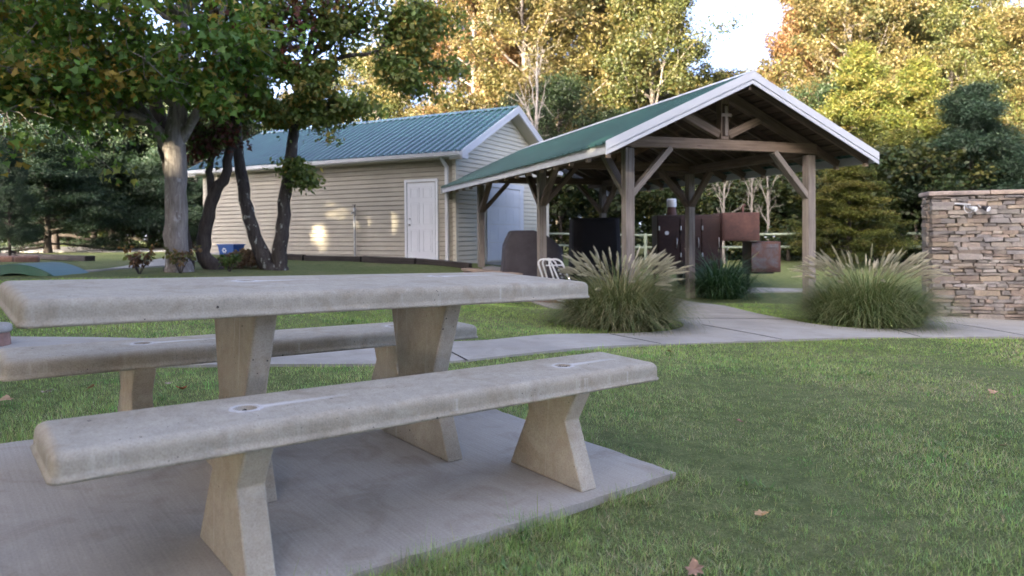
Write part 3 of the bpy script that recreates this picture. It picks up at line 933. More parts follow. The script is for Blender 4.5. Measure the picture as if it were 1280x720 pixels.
def floodlight():
    c, s = math.cos(wa), math.sin(wa)
    def P(x, y): return (wx + c * x - s * y, wy + s * x + c * y)
    x, y = P(.50, -.09)
    r = thing('floodlight', 'small twin headed floodlight fixed high on the stone wall', 'floodlight', (x, y, wz + 1.85), (0, 0, wa))
    r.scale = (.82, .82, .82)
    mb = MB(); mb.box((-.10, .02, .04), (.28, .06, .035), Matrix.Rotation(.1, 3, 'Y')); mb.build('mount', M['galvanised'], r, bevel=.008)
    for k, (ax, tx) in enumerate(((-.06, .4), (.16, .75))):
        mb = MB(); mb.tube([(ax, 0, .03), (ax + .03, -.05, -.03), (ax + .08, -.09, -.04)], .010, 8); mb.build('arm', M['galvanised'], r, smooth=True)
        m3 = Matrix.Rotation(tx, 3, 'Z') @ Matrix.Rotation(R(70), 3, 'Y')
        d = m3 @ Vector((0, 0, 1)); d = Vector((d.x * .6, -.55, -.25)).normalized()
        q = Vector((ax + .08, -.09, -.04)); mb = MB(); mb.tube([q - d * .05, q, q + d * .04, q + d * .085], [.028, .04, .052, .056], 14)
        h = mb.build('lamp_head', M['dark_metal'] if k else M['galvanised'], r, smooth=True)
        mb = MB(); mb.tube([q + d * .086, q + d * .094], [.052, .04], 14); mb.build('lens', M['glass_lens'], h)
    mb = MB(); mb.tube([(-.08, -.03, .02), (-.085, -.04, -.06), (-.05, -.05, -.12), (.02, -.05, -.13), (.06, -.05, -.08)], .006, 6); mb.build('cable', M['white_tube'], r, smooth=True)
floodlight()

# ------------------------------------------------------------------ barbecue things round the pavilion
def smoker():
    zb = -.42
    r = thing('barbecue_smoker', 'large rust brown steel barbecue smoker with stepped fireboxes beyond the pavilion', 'smoker', (4.35, 17.3, gz(4.6, 17.2)), (0, 0, -.05))
    z0 = gz(4.6, 17.2); up = lambda z: z - z0
    def boxpart(name, x0, x1, y0, y1, za, zb_, mat, parent=r, bv=.012):
        mb = MB(); mb.box(((x0 + x1) / 2, (y0 + y1) / 2, up((za + zb_) / 2)), (x1 - x0, y1 - y0, zb_ - za)); return mb.build(name, mat, parent, bevel=bv)
    cab = boxpart('cabinet', -.80, .76, -.05, .85, .10, 1.42, M['dark_rust'])
    for (xa, xb) in ((-.77, -.28), (-.25, .24), (.27, .73)):
        d = boxpart('door', xa, xb, -.085, -.052, .22, 1.33, M['dark_rust'], r, .006)
        mb = MB(); cx = (xa + xb) / 2 - .05
        if xb < .3:
            mb.tube([(cx, -.087, up(.98)), (cx, -.097, up(.98))], [.05, .046], 18); mb.build('gauge', M['white_mark'], d)
        mb = MB(); mb.tube([(xb - .06, -.09, up(.62)), (xb - .06, -.13, up(.64)), (xb - .06, -.13, up(.84)), (xb - .06, -.09, up(.86))], .011, 8); mb.build('handle', M['steel'], d, smooth=True)
    mb = MB(); mb.tube([(-.40, .25, up(1.40)), (-.40, .25, up(1.62))], [.13, .10], 16); mb.tube([(-.40, .25, up(1.56)), (-.40, .25, up(1.66))], .10, 16)
    ch = mb.build('chimney', M['rusty_steel'], r, smooth=False)
    mb = MB(); mb.tube([(-.40, .25, up(1.625)), (-.40, .25, up(1.80)), (-.40, .25, up(1.83))], [.12, .12, .10], 18); mb.build('chimney_cap', M['galvanised'], ch)
    fb = boxpart('firebox', .70, 1.58, -.32, .55, .78, 1.46, M['rusty_steel'])
    mb = MB(); mb.box((1.14, -.328, up(1.12)), (.80, .016, .60)); mb.build('firebox_door', M['rusty_steel'], fb, bevel=.005)
    lb = boxpart('lower_firebox', 1.42, 2.12, -.18, .62, .02, .76, M['rusty_steel'])
    mb = MB(); mb.box((1.58, -.187, up(.42)), (.30, .014, .62)); mb.build('worn_panel', M['worn_blue_steel'], lb, bevel=.004)
    mb = MB(); mb.box((1.88, -.19, up(.40)), (.36, .02, .60)); mb.box((1.88, -.205, up(.62)), (.30, .012, .05)); mb.build('lower_door', M['worn_blue_steel'], lb, bevel=.005)
    for (x, z) in ((-.70, .45), (-.70, 1.1), (-.18, .45), (-.18, 1.1), (.34, .45), (.34, 1.1)):
        mb = MB(); mb.tube([(x - .06, -.092, up(z - .05)), (x - .06, -.092, up(z + .05))], .016, 8); mb.build('hinge', M['steel'], r)
    mb = MB(); mb.tube([(1.3, .1, up(1.45)), (1.3, .1, up(1.62)), (1.36, .1, up(1.66))], .03, 10); mb.build('vent_pipe', M['rusty_steel'], r)
    # frame, axle, wheels
    mb = MB(); mb.beam((-.85, .0, up(.03)), (2.0, .0, up(.03)), .08, .10); mb.beam((-.85, .8, up(.03)), (2.0, .8, up(.03)), .08, .10); mb.build('chassis', M['dark_metal'], r)
    for y in (-.06, .86):
        mb = MB(); mb.tube([(.1, y - .09, up(-.14)), (.1, y + .09, up(-.14))], .27, 24); w = mb.build('wheel', M['dark_metal'], r, bevel=.02)
        mb = MB(); mb.tube([(.1, y - .1, up(-.14)), (.1, y + .1, up(-.14))], .14, 16); mb.build('rim', M['galvanised'], w)
    for xx in (-.8, 1.5):
        mb = MB(); mb.beam((xx, .4, up(.0)), (xx, .4, up(z0)), .06, .06); mb.build('leg', M['dark_metal'], r)
smoker()

def draped_cover(name, label, cat, loc, rz, w, d, h, mat, shape, seed):
    """fitted fabric cover: rounded box with folds, built as rings"""
    r = thing(name, label, cat, loc, (0, 0, rz)); rg = random.Random(seed)
    n = 72; rings = 16; V = []; F = []
    ph = [rg.uniform(0, 6.28) for _ in range(8)]
    for j in range(rings + 1):
        u = j / rings; z = h * u
        for k in range(n):
            a = 2 * math.pi * k / n
            c, s = math.cos(a), math.sin(a); e = .32
            x = math.copysign(abs(c) ** e, c); y = math.copysign(abs(s) ** e, s)
            sx, sy, top = shape(u, x)
            fold = 1 + (1 - u) * .030 * math.sin(a * 9 + ph[0] + u * 2) + .012 * math.sin(a * 17 + ph[1] + u * 3) * (1 - u * .6)
            V.append((x * w / 2 * sx * fold, y * d / 2 * sy * fold, z * top))
    for j in range(rings):
        for k in range(n): F.append((j * n + k, j * n + (k + 1) % n, (j + 1) * n + (k + 1) % n, (j + 1) * n + k))
    m0 = rings * n; 
    ci = len(V); V.append((0, 0, h * 1.01)); 
    # inset ring for the top so it closes softly
    for k in range(n):
        x, y, z = V[m0 + k]; V.append((x * .9, y * .9, z + .018))
    for k in range(n): F.append((m0 + k, m0 + (k + 1) % n, ci + 1 + (k + 1) % n, ci + 1 + k))
    F.append(tuple(ci + 1 + k for k in range(n)))
    mb = MB(); mb.add(V, F)
    mb.build('cover', mat, r, smooth=True)
    return r
def plum_shape(u, x):
    top = 1.0
    if x > .15: top = 1 - .30 * ((x - .15) / .85) ** 1.3
    if x < -.75: top = 1 - .25 * (-x - .75) / .25
    return (1.0 + (.03 if u < .5 else -.08 * (u - .5)), 1.0 - .25 * max(0, u - .5), top)
x, y = .42, 15.0
g1 = draped_cover('covered_grill', 'barbecue grill under a plum grey fabric cover behind a pavilion post', 'grill', (x, y, gz(x, y) + .03), .12, 1.28, .75, 1.28, M['plum_fabric'], plum_shape, 3)
for k, (dx, dy) in enumerate(((-.5, -.22), (.5, -.22), (-.5, .22), (.5, .22))):
    mb = MB(); mb.tube([(dx, dy, -.06), (dx, dy, .12)], .04, 10); mb.build('foot', M['dark_metal'], g1)
x, y = 1.93, 16.6
g2 = draped_cover('covered_oven', 'tall black draped cover over an upright oven under the pavilion', 'oven', (x, y, gz(x, y) + .03), .05, 1.12, .8, 1.66, M['black_fabric'], lambda u, x: (1.06 - .08 * u, 1.05 - .08 * u, 1.), 5)
for k, (dx, dy) in enumerate(((-.4, -.22), (.4, -.22), (-.4, .22), (.4, .22))):
    mb = MB(); mb.tube([(dx, dy, -.06), (dx, dy, .12)], .04, 10); mb.build('foot', M['dark_metal'], g2)

# folded white tubular chair leaning by the post
def chair():
    x, y = .86, 13.55
    r = thing('folding_chair', 'white tubular folding chair leaning beside the left middle pavilion post', 'chair', (x, y, gz(x, y) + .02), (0, 0, .1))
    def loop(dx, dy, lean):
        p = []
        for k in range(9):
            a = math.pi * (1 - k / 8); p.append((dx - .02 + .13 * math.cos(a), dy, .74 + .10 * math.sin(a)))
        p = [(dx - .16, dy - .02, .30)] + p + [(dx + .13, dy - .03, .5), (dx + .20, dy - .08, .10), (dx + .12, dy - .10, .03), (dx - .02, dy - .10, .06), (dx - .12, dy - .08, .18)]
        return [(q[0] + lean * (q[2] - .4), q[1], q[2]) for q in p]
    for k, (dx, dy) in enumerate(((-.10, 0), (.0, .12), (.10, -.05))):
        mb = MB(); mb.tube(loop(dx, dy, -.32), .017, 8); mb.build('side_frame', M['white_tube'], r, smooth=True)
    mb = MB()
    for k in range(7):
        z = .24 + k * .07; q = -.32 * (z - .4)
        mb.beam((-.13 + q, -.02, z), (.20 + q, .06, z), .012, .045)
    mb.build('seat_slats', M['plum_fabric'], r, bevel=.004)
    for k, z in enumerate((.12, .72)):
        mb = MB(); q = -.32 * (z - .4); mb.tube([(-.12 + q, -.06, z), (.22 + q, .04, z)], .012, 8); mb.build('crossbar', M['white_tube'], r, smooth=True)
chair()

# brick edging and ledge beside the pavilion
def bricks(name, label, cat, p0, p1, rows, z0, d=.11, seed=1, capmat=None, group=None):
    p0 = Vector(p0); p1 = Vector(p1); L = (p1 - p0).length; rz = math.atan2(p1.y - p0.y, p1.x - p0.x)
    r = thing(name, label, cat, (p0.x, p0.y, z0), (0, 0, rz), group); rg = random.Random(seed)
    mb = MB()
    for j in range(rows):
        x = -.1 if j % 2 else 0
        while x < L - .01:
            a = max(x, 0); b = min(x + .205, L); t = rg.uniform(.75, 1.2)
            if b - a > .03: mb.box(((a + b) / 2, d / 2, .035 + j * .075), (b - a - .010, d, .066), None, (t, t * rg.uniform(.9, 1.05), t))
            x += .21
    mb.build('bricks', M['brick'], r, bevel=.006)
    mb = MB(); mb.box((L / 2, d / 2, rows * .075 / 2), (L - .02, d - .02, rows * .075 - .01)); mb.build('mortar', M['path_concrete'], r)
    if capmat:
        mb = MB(); mb.beam((-.04, d / 2, rows * .075 + .03), (L + .04, d / 2, rows * .075 + .03), d + .08, .055); mb.build('ledge_board', capmat, r, bevel=.008)
    return r
zz = gz(.15, 14.2) - .05
bricks('brick_ledge', 'low brick ledge with timber top along the left side of the pavilion', 'ledge', (.16, 14.1), (-.92, 16.6), max(3, int((.19 - zz) / .075)), zz, .24, 4, M['light_timber'])
x, y = pav(-1.68, 4.1)
bricks('brick_edging', 'short row of red brick edging at the foot of a pavilion post', 'edging', (x - .42, y - .20), (x + .95, y - .32), 2, gz(x, y - .25) - .03, .11, 6)
# timber retaining edge in front of the shed
def timber_edge():
    P = [(-7.3, 19.75), (-3.9, 18.35), (-1.0, 17.05)]
    r = thing('timber_edging', 'dark weathered sleepers edging the gravel strip in front of the shed', 'edging', (P[0][0], P[0][1], .1))
    o = Vector((P[0][0], P[0][1], .1)); k = 0
    rg = random.Random(2)
    for (p, q) in ((P[0], (-5.6, 19.05)), ((-5.55, 19.03), (-3.9, 18.35)), ((-3.85, 18.33), (-2.4, 17.68)), ((-2.35, 17.66), P[2])):
        mb = MB(); mb.beam(Vector((p[0], p[1], gz(*p) + .06 + rg.uniform(-.01, .01))) - o, Vector((q[0], q[1], gz(*q) + .06 + rg.uniform(-.01, .01))) - o, .16, .17); mb.build('sleeper', M['dark_timber'], r, bevel=.012)
timber_edge()
# gravel strip at the foot of the shed wall
def sheet(name, poly, off, mat, kind='structure', maxlen=.6):
    o = drape(name, poly, off, mat, maxlen, .05); return o
sheet('gravel_strip', [shed_w(-8.9, -.02), shed_w(-8.9, -.75), shed_w(-5, -.8), shed_w(-.1, -.9), shed_w(-.1, -.02)], .03, M['gravel'])
sheet('gravel_drive', [(-60, 36), (-40, 35), (-22, 33.5), (-16, 33), (-12, 33.5), (-9, 34.5), (-9, 38), (-14, 37.5), (-22, 38), (-40, 40), (-60, 41)], .03, M['gravel'], maxlen=2.5)
sheet('garden_walk', [(-8.5, 12.9), (-7.95, 13.05), (-8.0, 14.8), (-7.8, 16.8), (-8.1, 19), (-9.3, 19), (-9.1, 17.2), (-8.9, 15.6)], .03, M['path_concrete'])
sheet('smoker_pad', [(5.0, 15.6), (7.2, 15.9), (7.3, 16.7), (5.1, 16.5)], .03, M['path_concrete'])
sheet('worn_soil', chaikin([tuple(tw(-1.38, -.98))[:2], tuple(tw(-1.44, .2))[:2], tuple(tw(-1.60, .2))[:2], tuple(tw(-1.62, -1.1))[:2]], 2), .006, M['soil'], maxlen=.2)

# pipe fence
def fence():
    pts = [(-.6, 26.5), (2.6, 25.2), (4.6, 24.4), (8.0, 23.3), (10.2, 23.0), (13.6, 22.6)]
    r = thing('pipe_fence', 'pale green two rail pipe fence between the lawn and the wood', 'fence', (pts[0][0], pts[0][1], gz(*pts[0])))
    o = Vector(r.location)
    Z = [gz(*p) for p in pts]; Z = [.5 * z + .5 * -.02 for z in Z]
    for p, z in zip(pts, Z):
        mb = MB(); mb.tube([Vector((p[0], p[1], gz(*p) - .15)) - o, Vector((p[0], p[1], z + 1.0)) - o, Vector((p[0], p[1], z + 1.03)) - o], [.055, .055, .03], 12); mb.build('post', M['fence_paint'], r)
    for h in (.55, .97):
        for k in range(len(pts) - 1):
            mb = MB(); mb.tube([Vector((*pts[k], Z[k] + h)) - o, Vector((*pts[k + 1], Z[k + 1] + h)) - o], .038, 10); mb.build('rail', M['fence_paint'], r, smooth=True)
fence()

# green arched ramp on the lawn at left, timbers and blocks
def arch():
    x, y = -8.62, 12.75
    r = thing('arched_ramp', 'low green arched ramp lying on the lawn at the far left', 'ramp', (x, y, gz(x, y) - .015), (0, 0, -.08))
    def curve(h, w, z0=0): return [(w * (k / 16 - .5), h * (1 - (2 * k / 16 - 1) ** 2) + z0) for k in range(17)]
    top = curve(.215, 1.5); bot = curve(.085, .75, -.02)[::-1]
    mb = MB()
    V = []; F = []
    for (yy) in (-.45, .45): V += [(px, yy, pz) for px, pz in top + bot]
    n = len(top + bot); P = [(px, -.45, pz) for px, pz in top + bot]
    mb.prism(P, (0, .9, 0)); mb.build('arch', M['green_plastic'], r)
    mb = MB(); tt = curve(.215, 1.5); V = []; F = []
    for yy in (-.46, .46): V += [(px, yy, pz + .012) for px, pz in tt]
    m = len(tt); V += [(a, b, c - .025) for a, b, c in V]
    for k in range(m - 1):
        F.append((k, k + 1, m + k + 1, m + k)); F.append((2 * m + k, 3 * m + k, 3 * m + k + 1, 2 * m + k + 1))
        F.append((k, 2 * m + k, 2 * m + k + 1, k + 1)); F.append((m + k, m + k + 1, 3 * m + k + 1, 3 * m + k))
    mb.add(V, F); mb.build('ramp_surface', M['green_plastic_top'], r, recalc=True)
arch()
def log_beam(name, label, p, q, w, h, mat, cat):
    z = gz(*p)
    r = thing(name, label, cat, (p[0], p[1], z)); o = Vector(r.location)
    mb = MB(); mb.beam(Vector((p[0], p[1], z + h / 2)) - o, Vector((q[0], q[1], gz(*q) + h / 2)) - o, w, h); mb.build('beam', mat, r, bevel=.02)
log_beam('railway_sleeper', 'long dark sleeper lying on the grass beside the gravel drive', (-19.5, 26.6), (-11.5, 19.3), .26, .15, M['dark_timber'], 'sleeper')
for k, (x, y, s, lab) in enumerate(((-14.1, 19.7, .40, 'pale rough stone block at the left of the lawn, left of another'), (-13.35, 19.5, .44, 'pale rough stone block at the left of the lawn, nearest the sleeper'))):
    mb = MB(); mb.box((0, 0, .07), (s * 1.3, s * .8, .2)); o = mb.build('stone_block', M['red_stone'], None, bevel=.06, seg=3); o.location = (x, y, gz(x, y)); o.rotation_euler = (0, 0, .2 + k * .3)
    tag(o, lab, 'stone block', 'stone blocks at the left of the lawn')
def stump():
    x, y = -4.05, 5.44
    r = thing('stone_bollard', 'round stone bollard with grey concrete cap at the left edge of the path', 'bollard', (x, y, gz(x, y) - .02))
    mb = MB(); n = 20
    rg = random.Random(3)
    mb.tube([(0, 0, 0), (0, 0, .04), (0, 0, .10), (0, 0, .135)], [.155, .16, .155, .15], n); mb.build('stone_base', M['red_stone'], r, smooth=False, bevel=.006)
    mb = MB(); mb.tube([(0, 0, .135), (0, 0, .15), (0, 0, .185), (0, 0, .198), (0, 0, .2)], [.158, .168, .165, .15, .08], 28); mb.build('cap', M['path_concrete'], r, smooth=True)
stump()

# ------------------------------------------------------------------ plants: ornamental grass clumps
def strips(rng, P0, az, lean, Ln, W, droop, segs, tint):
    """many arching tapered blades; arrays of length N"""
    N = len(P0); V = np.zeros((N, 2 * segs + 1, 3), np.float32)
    dirx, diry = np.cos(az), np.sin(az)
    px, py, pz = P0[:, 0].copy(), P0[:, 1].copy(), P0[:, 2].copy()
    th = lean.copy()
    for s in range(segs + 1):
        u = s / segs
        w = W * (1 - u ** 1.6) * (.6 + .4 * min(1, u * 4 + .2))
        if s < segs:
            V[:, 2 * s, 0] = px - diry * w; V[:, 2 * s, 1] = py + dirx * w; V[:, 2 * s, 2] = pz
            V[:, 2 * s + 1, 0] = px + diry * w; V[:, 2 * s + 1, 1] = py - dirx * w; V[:, 2 * s + 1, 2] = pz
        else:
            V[:, 2 * s, 0] = px; V[:, 2 * s, 1] = py; V[:, 2 * s, 2] = pz
        st = Ln / segs
        px = px + dirx * np.sin(th) * st; py = py + diry * np.sin(th) * st; pz = pz + np.cos(th) * st
        th = th + droop / segs * (0.4 + 1.2 * u)
    base = np.arange(N)[:, None] * (2 * segs + 1)
    F = []
    for s in range(segs - 1):
        F.append(np.stack([base[:, 0] + 2 * s, base[:, 0] + 2 * s + 1, base[:, 0] + 2 * s + 3], -1)); F.append(np.stack([base[:, 0] + 2 * s, base[:, 0] + 2 * s + 3, base[:, 0] + 2 * s + 2], -1))
    s = segs - 1
    F.append(np.stack([base[:, 0] + 2 * s, base[:, 0] + 2 * s + 1, base[:, 0] + 2 * s + 2], -1))
    T = np.repeat(tint[:, None, :], 2 * segs + 1, 1)
    return V.reshape(-1, 3), np.concatenate(F), T.reshape(-1, 3)

def clump(name, label, loc, rad, ht, nb, npl, seed, green, tan, wide=.006, group=None):
    rng = np.random.default_rng(seed)
    r = thing(name, label, 'ornamental grass', loc, (0, 0, 0), group)
    N = nb
    q = np.sqrt(rng.random(N)) * rad * .58; a0 = rng.random(N) * 2 * np.pi
    P0 = np.stack([q * np.cos(a0), q * np.sin(a0), np.full(N, -.03)], -1)
    az = a0 + rng.normal(0, .5, N)
    lean = np.clip(.05 + .85 * (q / (rad * .58)) * rng.uniform(.2, 1.15, N), 0, .95)
    short = 1 - .25 * (q / (rad * .58))
    Ln = ht * rng.uniform(.5, 1.22, N) * short
    droop = rng.uniform(1.2, 3.3, N)
    tn = rng.random(N)
    g = np.array(green); t = np.array(tan)
    mixf = np.where(tn < .33, rng.uniform(.5, 1, N), rng.uniform(0, .35, N))[:, None]
    col = (g * (1 - mixf) + t * mixf) * rng.uniform(.65, 1.35, (N, 1))
    V, F, T = strips(rng, P0, az, lean, Ln, np.full(N, wide) * rng.uniform(.6, 1.3, N), droop, 7, col)
    np_mesh('leaves', V, F, M['blade'], r, T)
    # plumes: stalk + feathery head
    if npl:
        Vs, Fs, Ts = [], [], []; off = 0
        for k in range(npl):
            a = rng.random() * 2 * np.pi; ln = rng.uniform(.02, .42); L = ht * rng.uniform(.80, 1.04)
            p = np.array([rad * .2 * math.cos(a), rad * .2 * math.sin(a), 0.]); th = ln * .95; path = [p.copy()]; dr = rng.uniform(.5, 1.5)
            for s in range(12):
                p = p + np.array([math.cos(a) * math.sin(th), math.sin(a) * math.sin(th), math.cos(th)]) * L / 12
                th += dr / 12 * (0.3 + s / 8); path.append(p.copy())
            path = np.array(path)
            # stalk as thin strip
            m = len(path); wv = np.array([-math.sin(a), math.cos(a), 0]) * .002
            v = np.concatenate([path - wv, path + wv]); f = [(i, i + 1, m + i + 1) for i in range(m - 1)] + [(i, m + i + 1, m + i) for i in range(m - 1)]
            Vs.append(v); Fs.append(np.array(f) + off); Ts.append(np.tile(t * .9, (len(v), 1))); off += len(v)
            # feathery head drawn along the nodding end of the stalk
            nh = 240; u = rng.random(nh) ** .9; i0 = 9.9 + u * 2.05; i1 = np.minimum(i0.astype(int), 11); fr = (i0 - i1)[:, None]
            c = path[i1] * (1 - fr) + path[np.minimum(i1 + 1, 12)] * fr
            d = path[np.minimum(i1 + 1, 12)] - path[np.minimum(i1, 11)]; d /= np.linalg.norm(d, axis=1)[:, None]
            bend = rng.normal(0, 1, (nh, 3)); bend /= np.linalg.norm(bend, axis=1)[:, None]
            rr = (.022 * np.sin(np.pi * np.clip(u * .82 + .14, 0, 1)) + .003)[:, None]
            e = c + d * rng.uniform(.03, .075, (nh, 1)) + bend * rr + np.array([0, 0, -.012])
            sd = np.cross(bend, d); sd /= (np.linalg.norm(sd, axis=1)[:, None] + 1e-6); w = .0022
            v = np.stack([c - sd * w, c + sd * w, e], 1).reshape(-1, 3); f = np.arange(nh * 3).reshape(-1, 3) + off
            pc = np.array([.52, .48, .42]) * rng.uniform(.75, 1.2)
            Vs.append(v); Fs.append(f); Ts.append(np.tile(pc, (len(v), 1))); off += len(v)
        np_mesh('plumes', np.concatenate(Vs), np.concatenate(Fs), M['plume'], r, np.concatenate(Ts))
    return r
GR, TN = (.10, .145, .052), (.34, .29, .17)
clump('fountain_grass', 'big plumed fountain grass clump left of the pavilion entrance', (1.30, 8.62, gz(1.30, 8.62)), .88, 1.0, 7500, 150, 41, GR, TN, .0048, 'plumed grass clumps at the pavilion entrance')
clump('fountain_grass', 'big plumed fountain grass clump between the right post and the stone wall', (4.83, 9.66, gz(4.83, 9.66)), 1.05, 1.12, 7500, 140, 42, (.085, .145, .045), (.30, .28, .15), .0046, 'plumed grass clumps at the pavilion entrance')
clump('maiden_grass', 'dark green broad bladed grass clump in front of the rusty smoker', (4.42, 15.1, gz(4.4, 15.1)), .78, 1.40, 1100, 3, 43, (.045, .10, .042), (.075, .13, .055), .013)

# ------------------------------------------------------------------ lawn blades
def lawn():
    rng = np.random.default_rng(5)
    def sample(n, d0, d1, power, amax=.80):
        # density falls with distance from the photograph's standpoint
        u = rng.random(n); e = 2 - power
        d = (d0 ** e + u * (d1 ** e - d0 ** e)) ** (1 / e)
        a = rng.uniform(-amax, amax, n)
        return d * np.sin(a), d * np.cos(a), d
    xs, ys, ds = sample(620000, 1.35, 14, 1.5)
    k = ~inside(PATH_S, xs, ys)
    dx, dy = xs - TX, ys - TY; a = dx * CT + dy * ST_; b = -dx * ST_ + dy * CT
    edge = .025 * np.sin(a * 9) + .02 * np.sin(b * 11 + a * 5)
    pad = (a > -1.40 + edge) & (a < 1.10 + edge * .6) & (b > -.912 + edge) & (b < 1.02 + edge)
    k &= ~pad
    k &= ~((a < -1.41) & (a > -1.62) & (b < .2) & (rng.random(len(a)) < .8))
    xs, ys, ds, a, b = xs[k], ys[k], ds[k], a[k], b[k]
    N = len(xs)
    near_edge = np.minimum.reduce([np.abs(a - 1.105) + 9. * ((b < -1) | (b > 1.1)), np.abs(b + .925) + 9. * ((a < -1.5) | (a > 1.2)), np.abs(b - 1.02) + 9. * ((a < -1.5) | (a > 1.2))]) < .13
    pn = np.sin(xs * 1.3 + 1.1 * np.sin(ys * .9)) * np.sin(ys * 1.1 + .8 * np.sin(xs * 1.7)) + .5 * np.sin(xs * 3.7 + ys * 2.9) * np.sin(ys * 4.3 - xs * 2.1)
    fine = np.sin(xs * 17 + 3 * np.sin(ys * 13)) * np.sin(ys * 19 + 2 * np.sin(xs * 11))
    z = ground(xs, ys) - .006
    ht = rng.uniform(.013, .036, N) * (1 + .25 * pn + .3 * fine) * np.where(near_edge, 1.6 + .9 * np.clip(np.sin(a * 14 + b * 9), 0, 1), 1.)
    ht *= np.clip(1.12 - .0 * ds, .6, 1.2)
    long_ = rng.random(N) < .03; ht = np.where(long_, ht * 1.7, ht)
    W = .0012 * np.maximum(1, ds / 3.0) ** .85 * rng.uniform(.7, 1.4, N)
    # dry band across the right lawn
    band = np.exp(-(((xs * .62 - ys * .78) + 2.15) / .9) ** 2) * (xs > .3)
    dry = np.clip(.22 + .22 * pn + .40 * band, .05, .72)
    isd = rng.random(N) < dry
    g = np.stack([.245 + .10 * rng.random(N), .345 + .10 * rng.random(N), .115 + .05 * rng.random(N)], -1)
    g *= (1 + .20 * pn + .20 * fine)[:, None]
    clov = (np.sin(xs * 5.1 + 2 * np.sin(ys * 3.3)) * np.sin(ys * 5.7 + 1.5 * np.sin(xs * 4.1)) > .72)
    g = np.where(clov[:, None], g * np.array([.72, .95, .8]), g)
    far = np.clip((ds - 5) / 4, 0, 1)[:, None]
    g = g * (1 - far) + g * np.array([1.08, 1.12, .8]) * far
    t = np.stack([.36 + .14 * rng.random(N), .335 + .12 * rng.random(N), .19 + .08 * rng.random(N)], -1)
    col = np.where(isd[:, None], t, g) * rng.uniform(.65, 1.3, (N, 1))
    az = rng.random(N) * 2 * np.pi
    lean = np.where(isd, rng.uniform(.5, 1.45, N), rng.uniform(.05, 1.1, N))
    V, F, T = strips(rng, np.stack([xs, ys, z], -1), az, lean, ht, W, rng.uniform(.2, 1.6, N), 2, np.clip(col, .01, .8))
    # broad leaved weeds and clover in small patches among the blades
    nc = 70; cx, cy, cd_ = sample(nc, 1.6, 9, 1.2); m = 26
    wx = np.repeat(cx, m) + rng.normal(0, .045, nc * m); wy = np.repeat(cy, m) + rng.normal(0, .045, nc * m)
    da, db = wx - TX, wy - TY; wa_ = da * CT + db * ST_; wb_ = -da * ST_ + db * CT
    ok = ~inside(PATH_S, wx, wy) & ~((wa_ > -1.42) & (wa_ < 1.12) & (wb_ > -.95) & (wb_ < 1.04))
    wx, wy = wx[ok], wy[ok]; k2 = len(wx)
    wc = np.array([.13, .215, .07]) * rng.uniform(.7, 1.35, (k2, 1))
    V2, F2, T2 = strips(rng, np.stack([wx, wy, ground(wx, wy)], -1), rng.random(k2) * 6.28, rng.uniform(.3, 1.2, k2), rng.uniform(.025, .055, k2), rng.uniform(.004, .008, k2), rng.uniform(.3, 1.4, k2), 3, wc)
    big = np.concatenate([V, V2]); F = np.concatenate([F, F2 + len(V)]); T = np.concatenate([T, T2]); V = big
    o = np_mesh('lawn_grass', V, F, M['blade'], None, T)
    tag(o, 'short mown lawn grass with dry patches around the concrete pad', 'grass', kind='stuff')
lawn()

# ------------------------------------------------------------------ fallen leaves
def fallen_leaf(x, y, s, c, label, seed, lift=.025):
    s = s * .8
    rg = random.Random(seed); bm = bmesh.new()
    lob = [(0, -.5), (.12, -.28), (.42, -.34), (.30, -.08), (.5, .12), (.24, .16), (.2, .34), (0, .55), (-.2, .3), (-.26, .14), (-.5, .14), (-.3, -.08), (-.4, -.36), (-.12, -.28)]
    c0 = bm.verts.new((0, 0, .02 * s)); vs = []
    for (u, v) in lob:
        rr = u * u + v * v
        vs.append(bm.verts.new((u * s, v * s, s * (.35 * rr * rg.uniform(.3, 1.3) + .10 * math.sin(u * 5 + seed)))))
    for k in range(len(vs)): bm.faces.new((c0, vs[k], vs[(k + 1) % len(vs)]))
    ex = bmesh.ops.extrude_face_region(bm, geom=bm.faces[:])
    for v in ex['geom']:
        if isinstance(v, bmesh.types.BMVert): v.co.z += .0012
    st = bmesh.ops.create_cone(bm, segments=5, radius1=.012 * s, radius2=.02 * s, depth=.5 * s, cap_ends=True, matrix=Matrix.Translation((0, -.7 * s, .03 * s)) @ Matrix.Rotation(R(90), 4, 'X'))
    bmesh.ops.recalc_face_normals(bm, faces=bm.faces[:])
    me = bpy.data.meshes.new('fallen_leaf'); bm.to_mesh(me); bm.free()
    nm = 'leaf_%02d' % seed
    me.materials.append(simple(nm, c, .8, 0, .3, 30))
    o = link(bpy.data.objects.new('fallen_leaf', me)); o.location = (x, y, gz(x, y) + lift)
    o.rotation_euler = (rg.uniform(-.35, .35) + .2, rg.uniform(-.3, .3), rg.uniform(0, 6.28))
    tag(o, label, 'leaf', 'fallen leaves on the lawn')
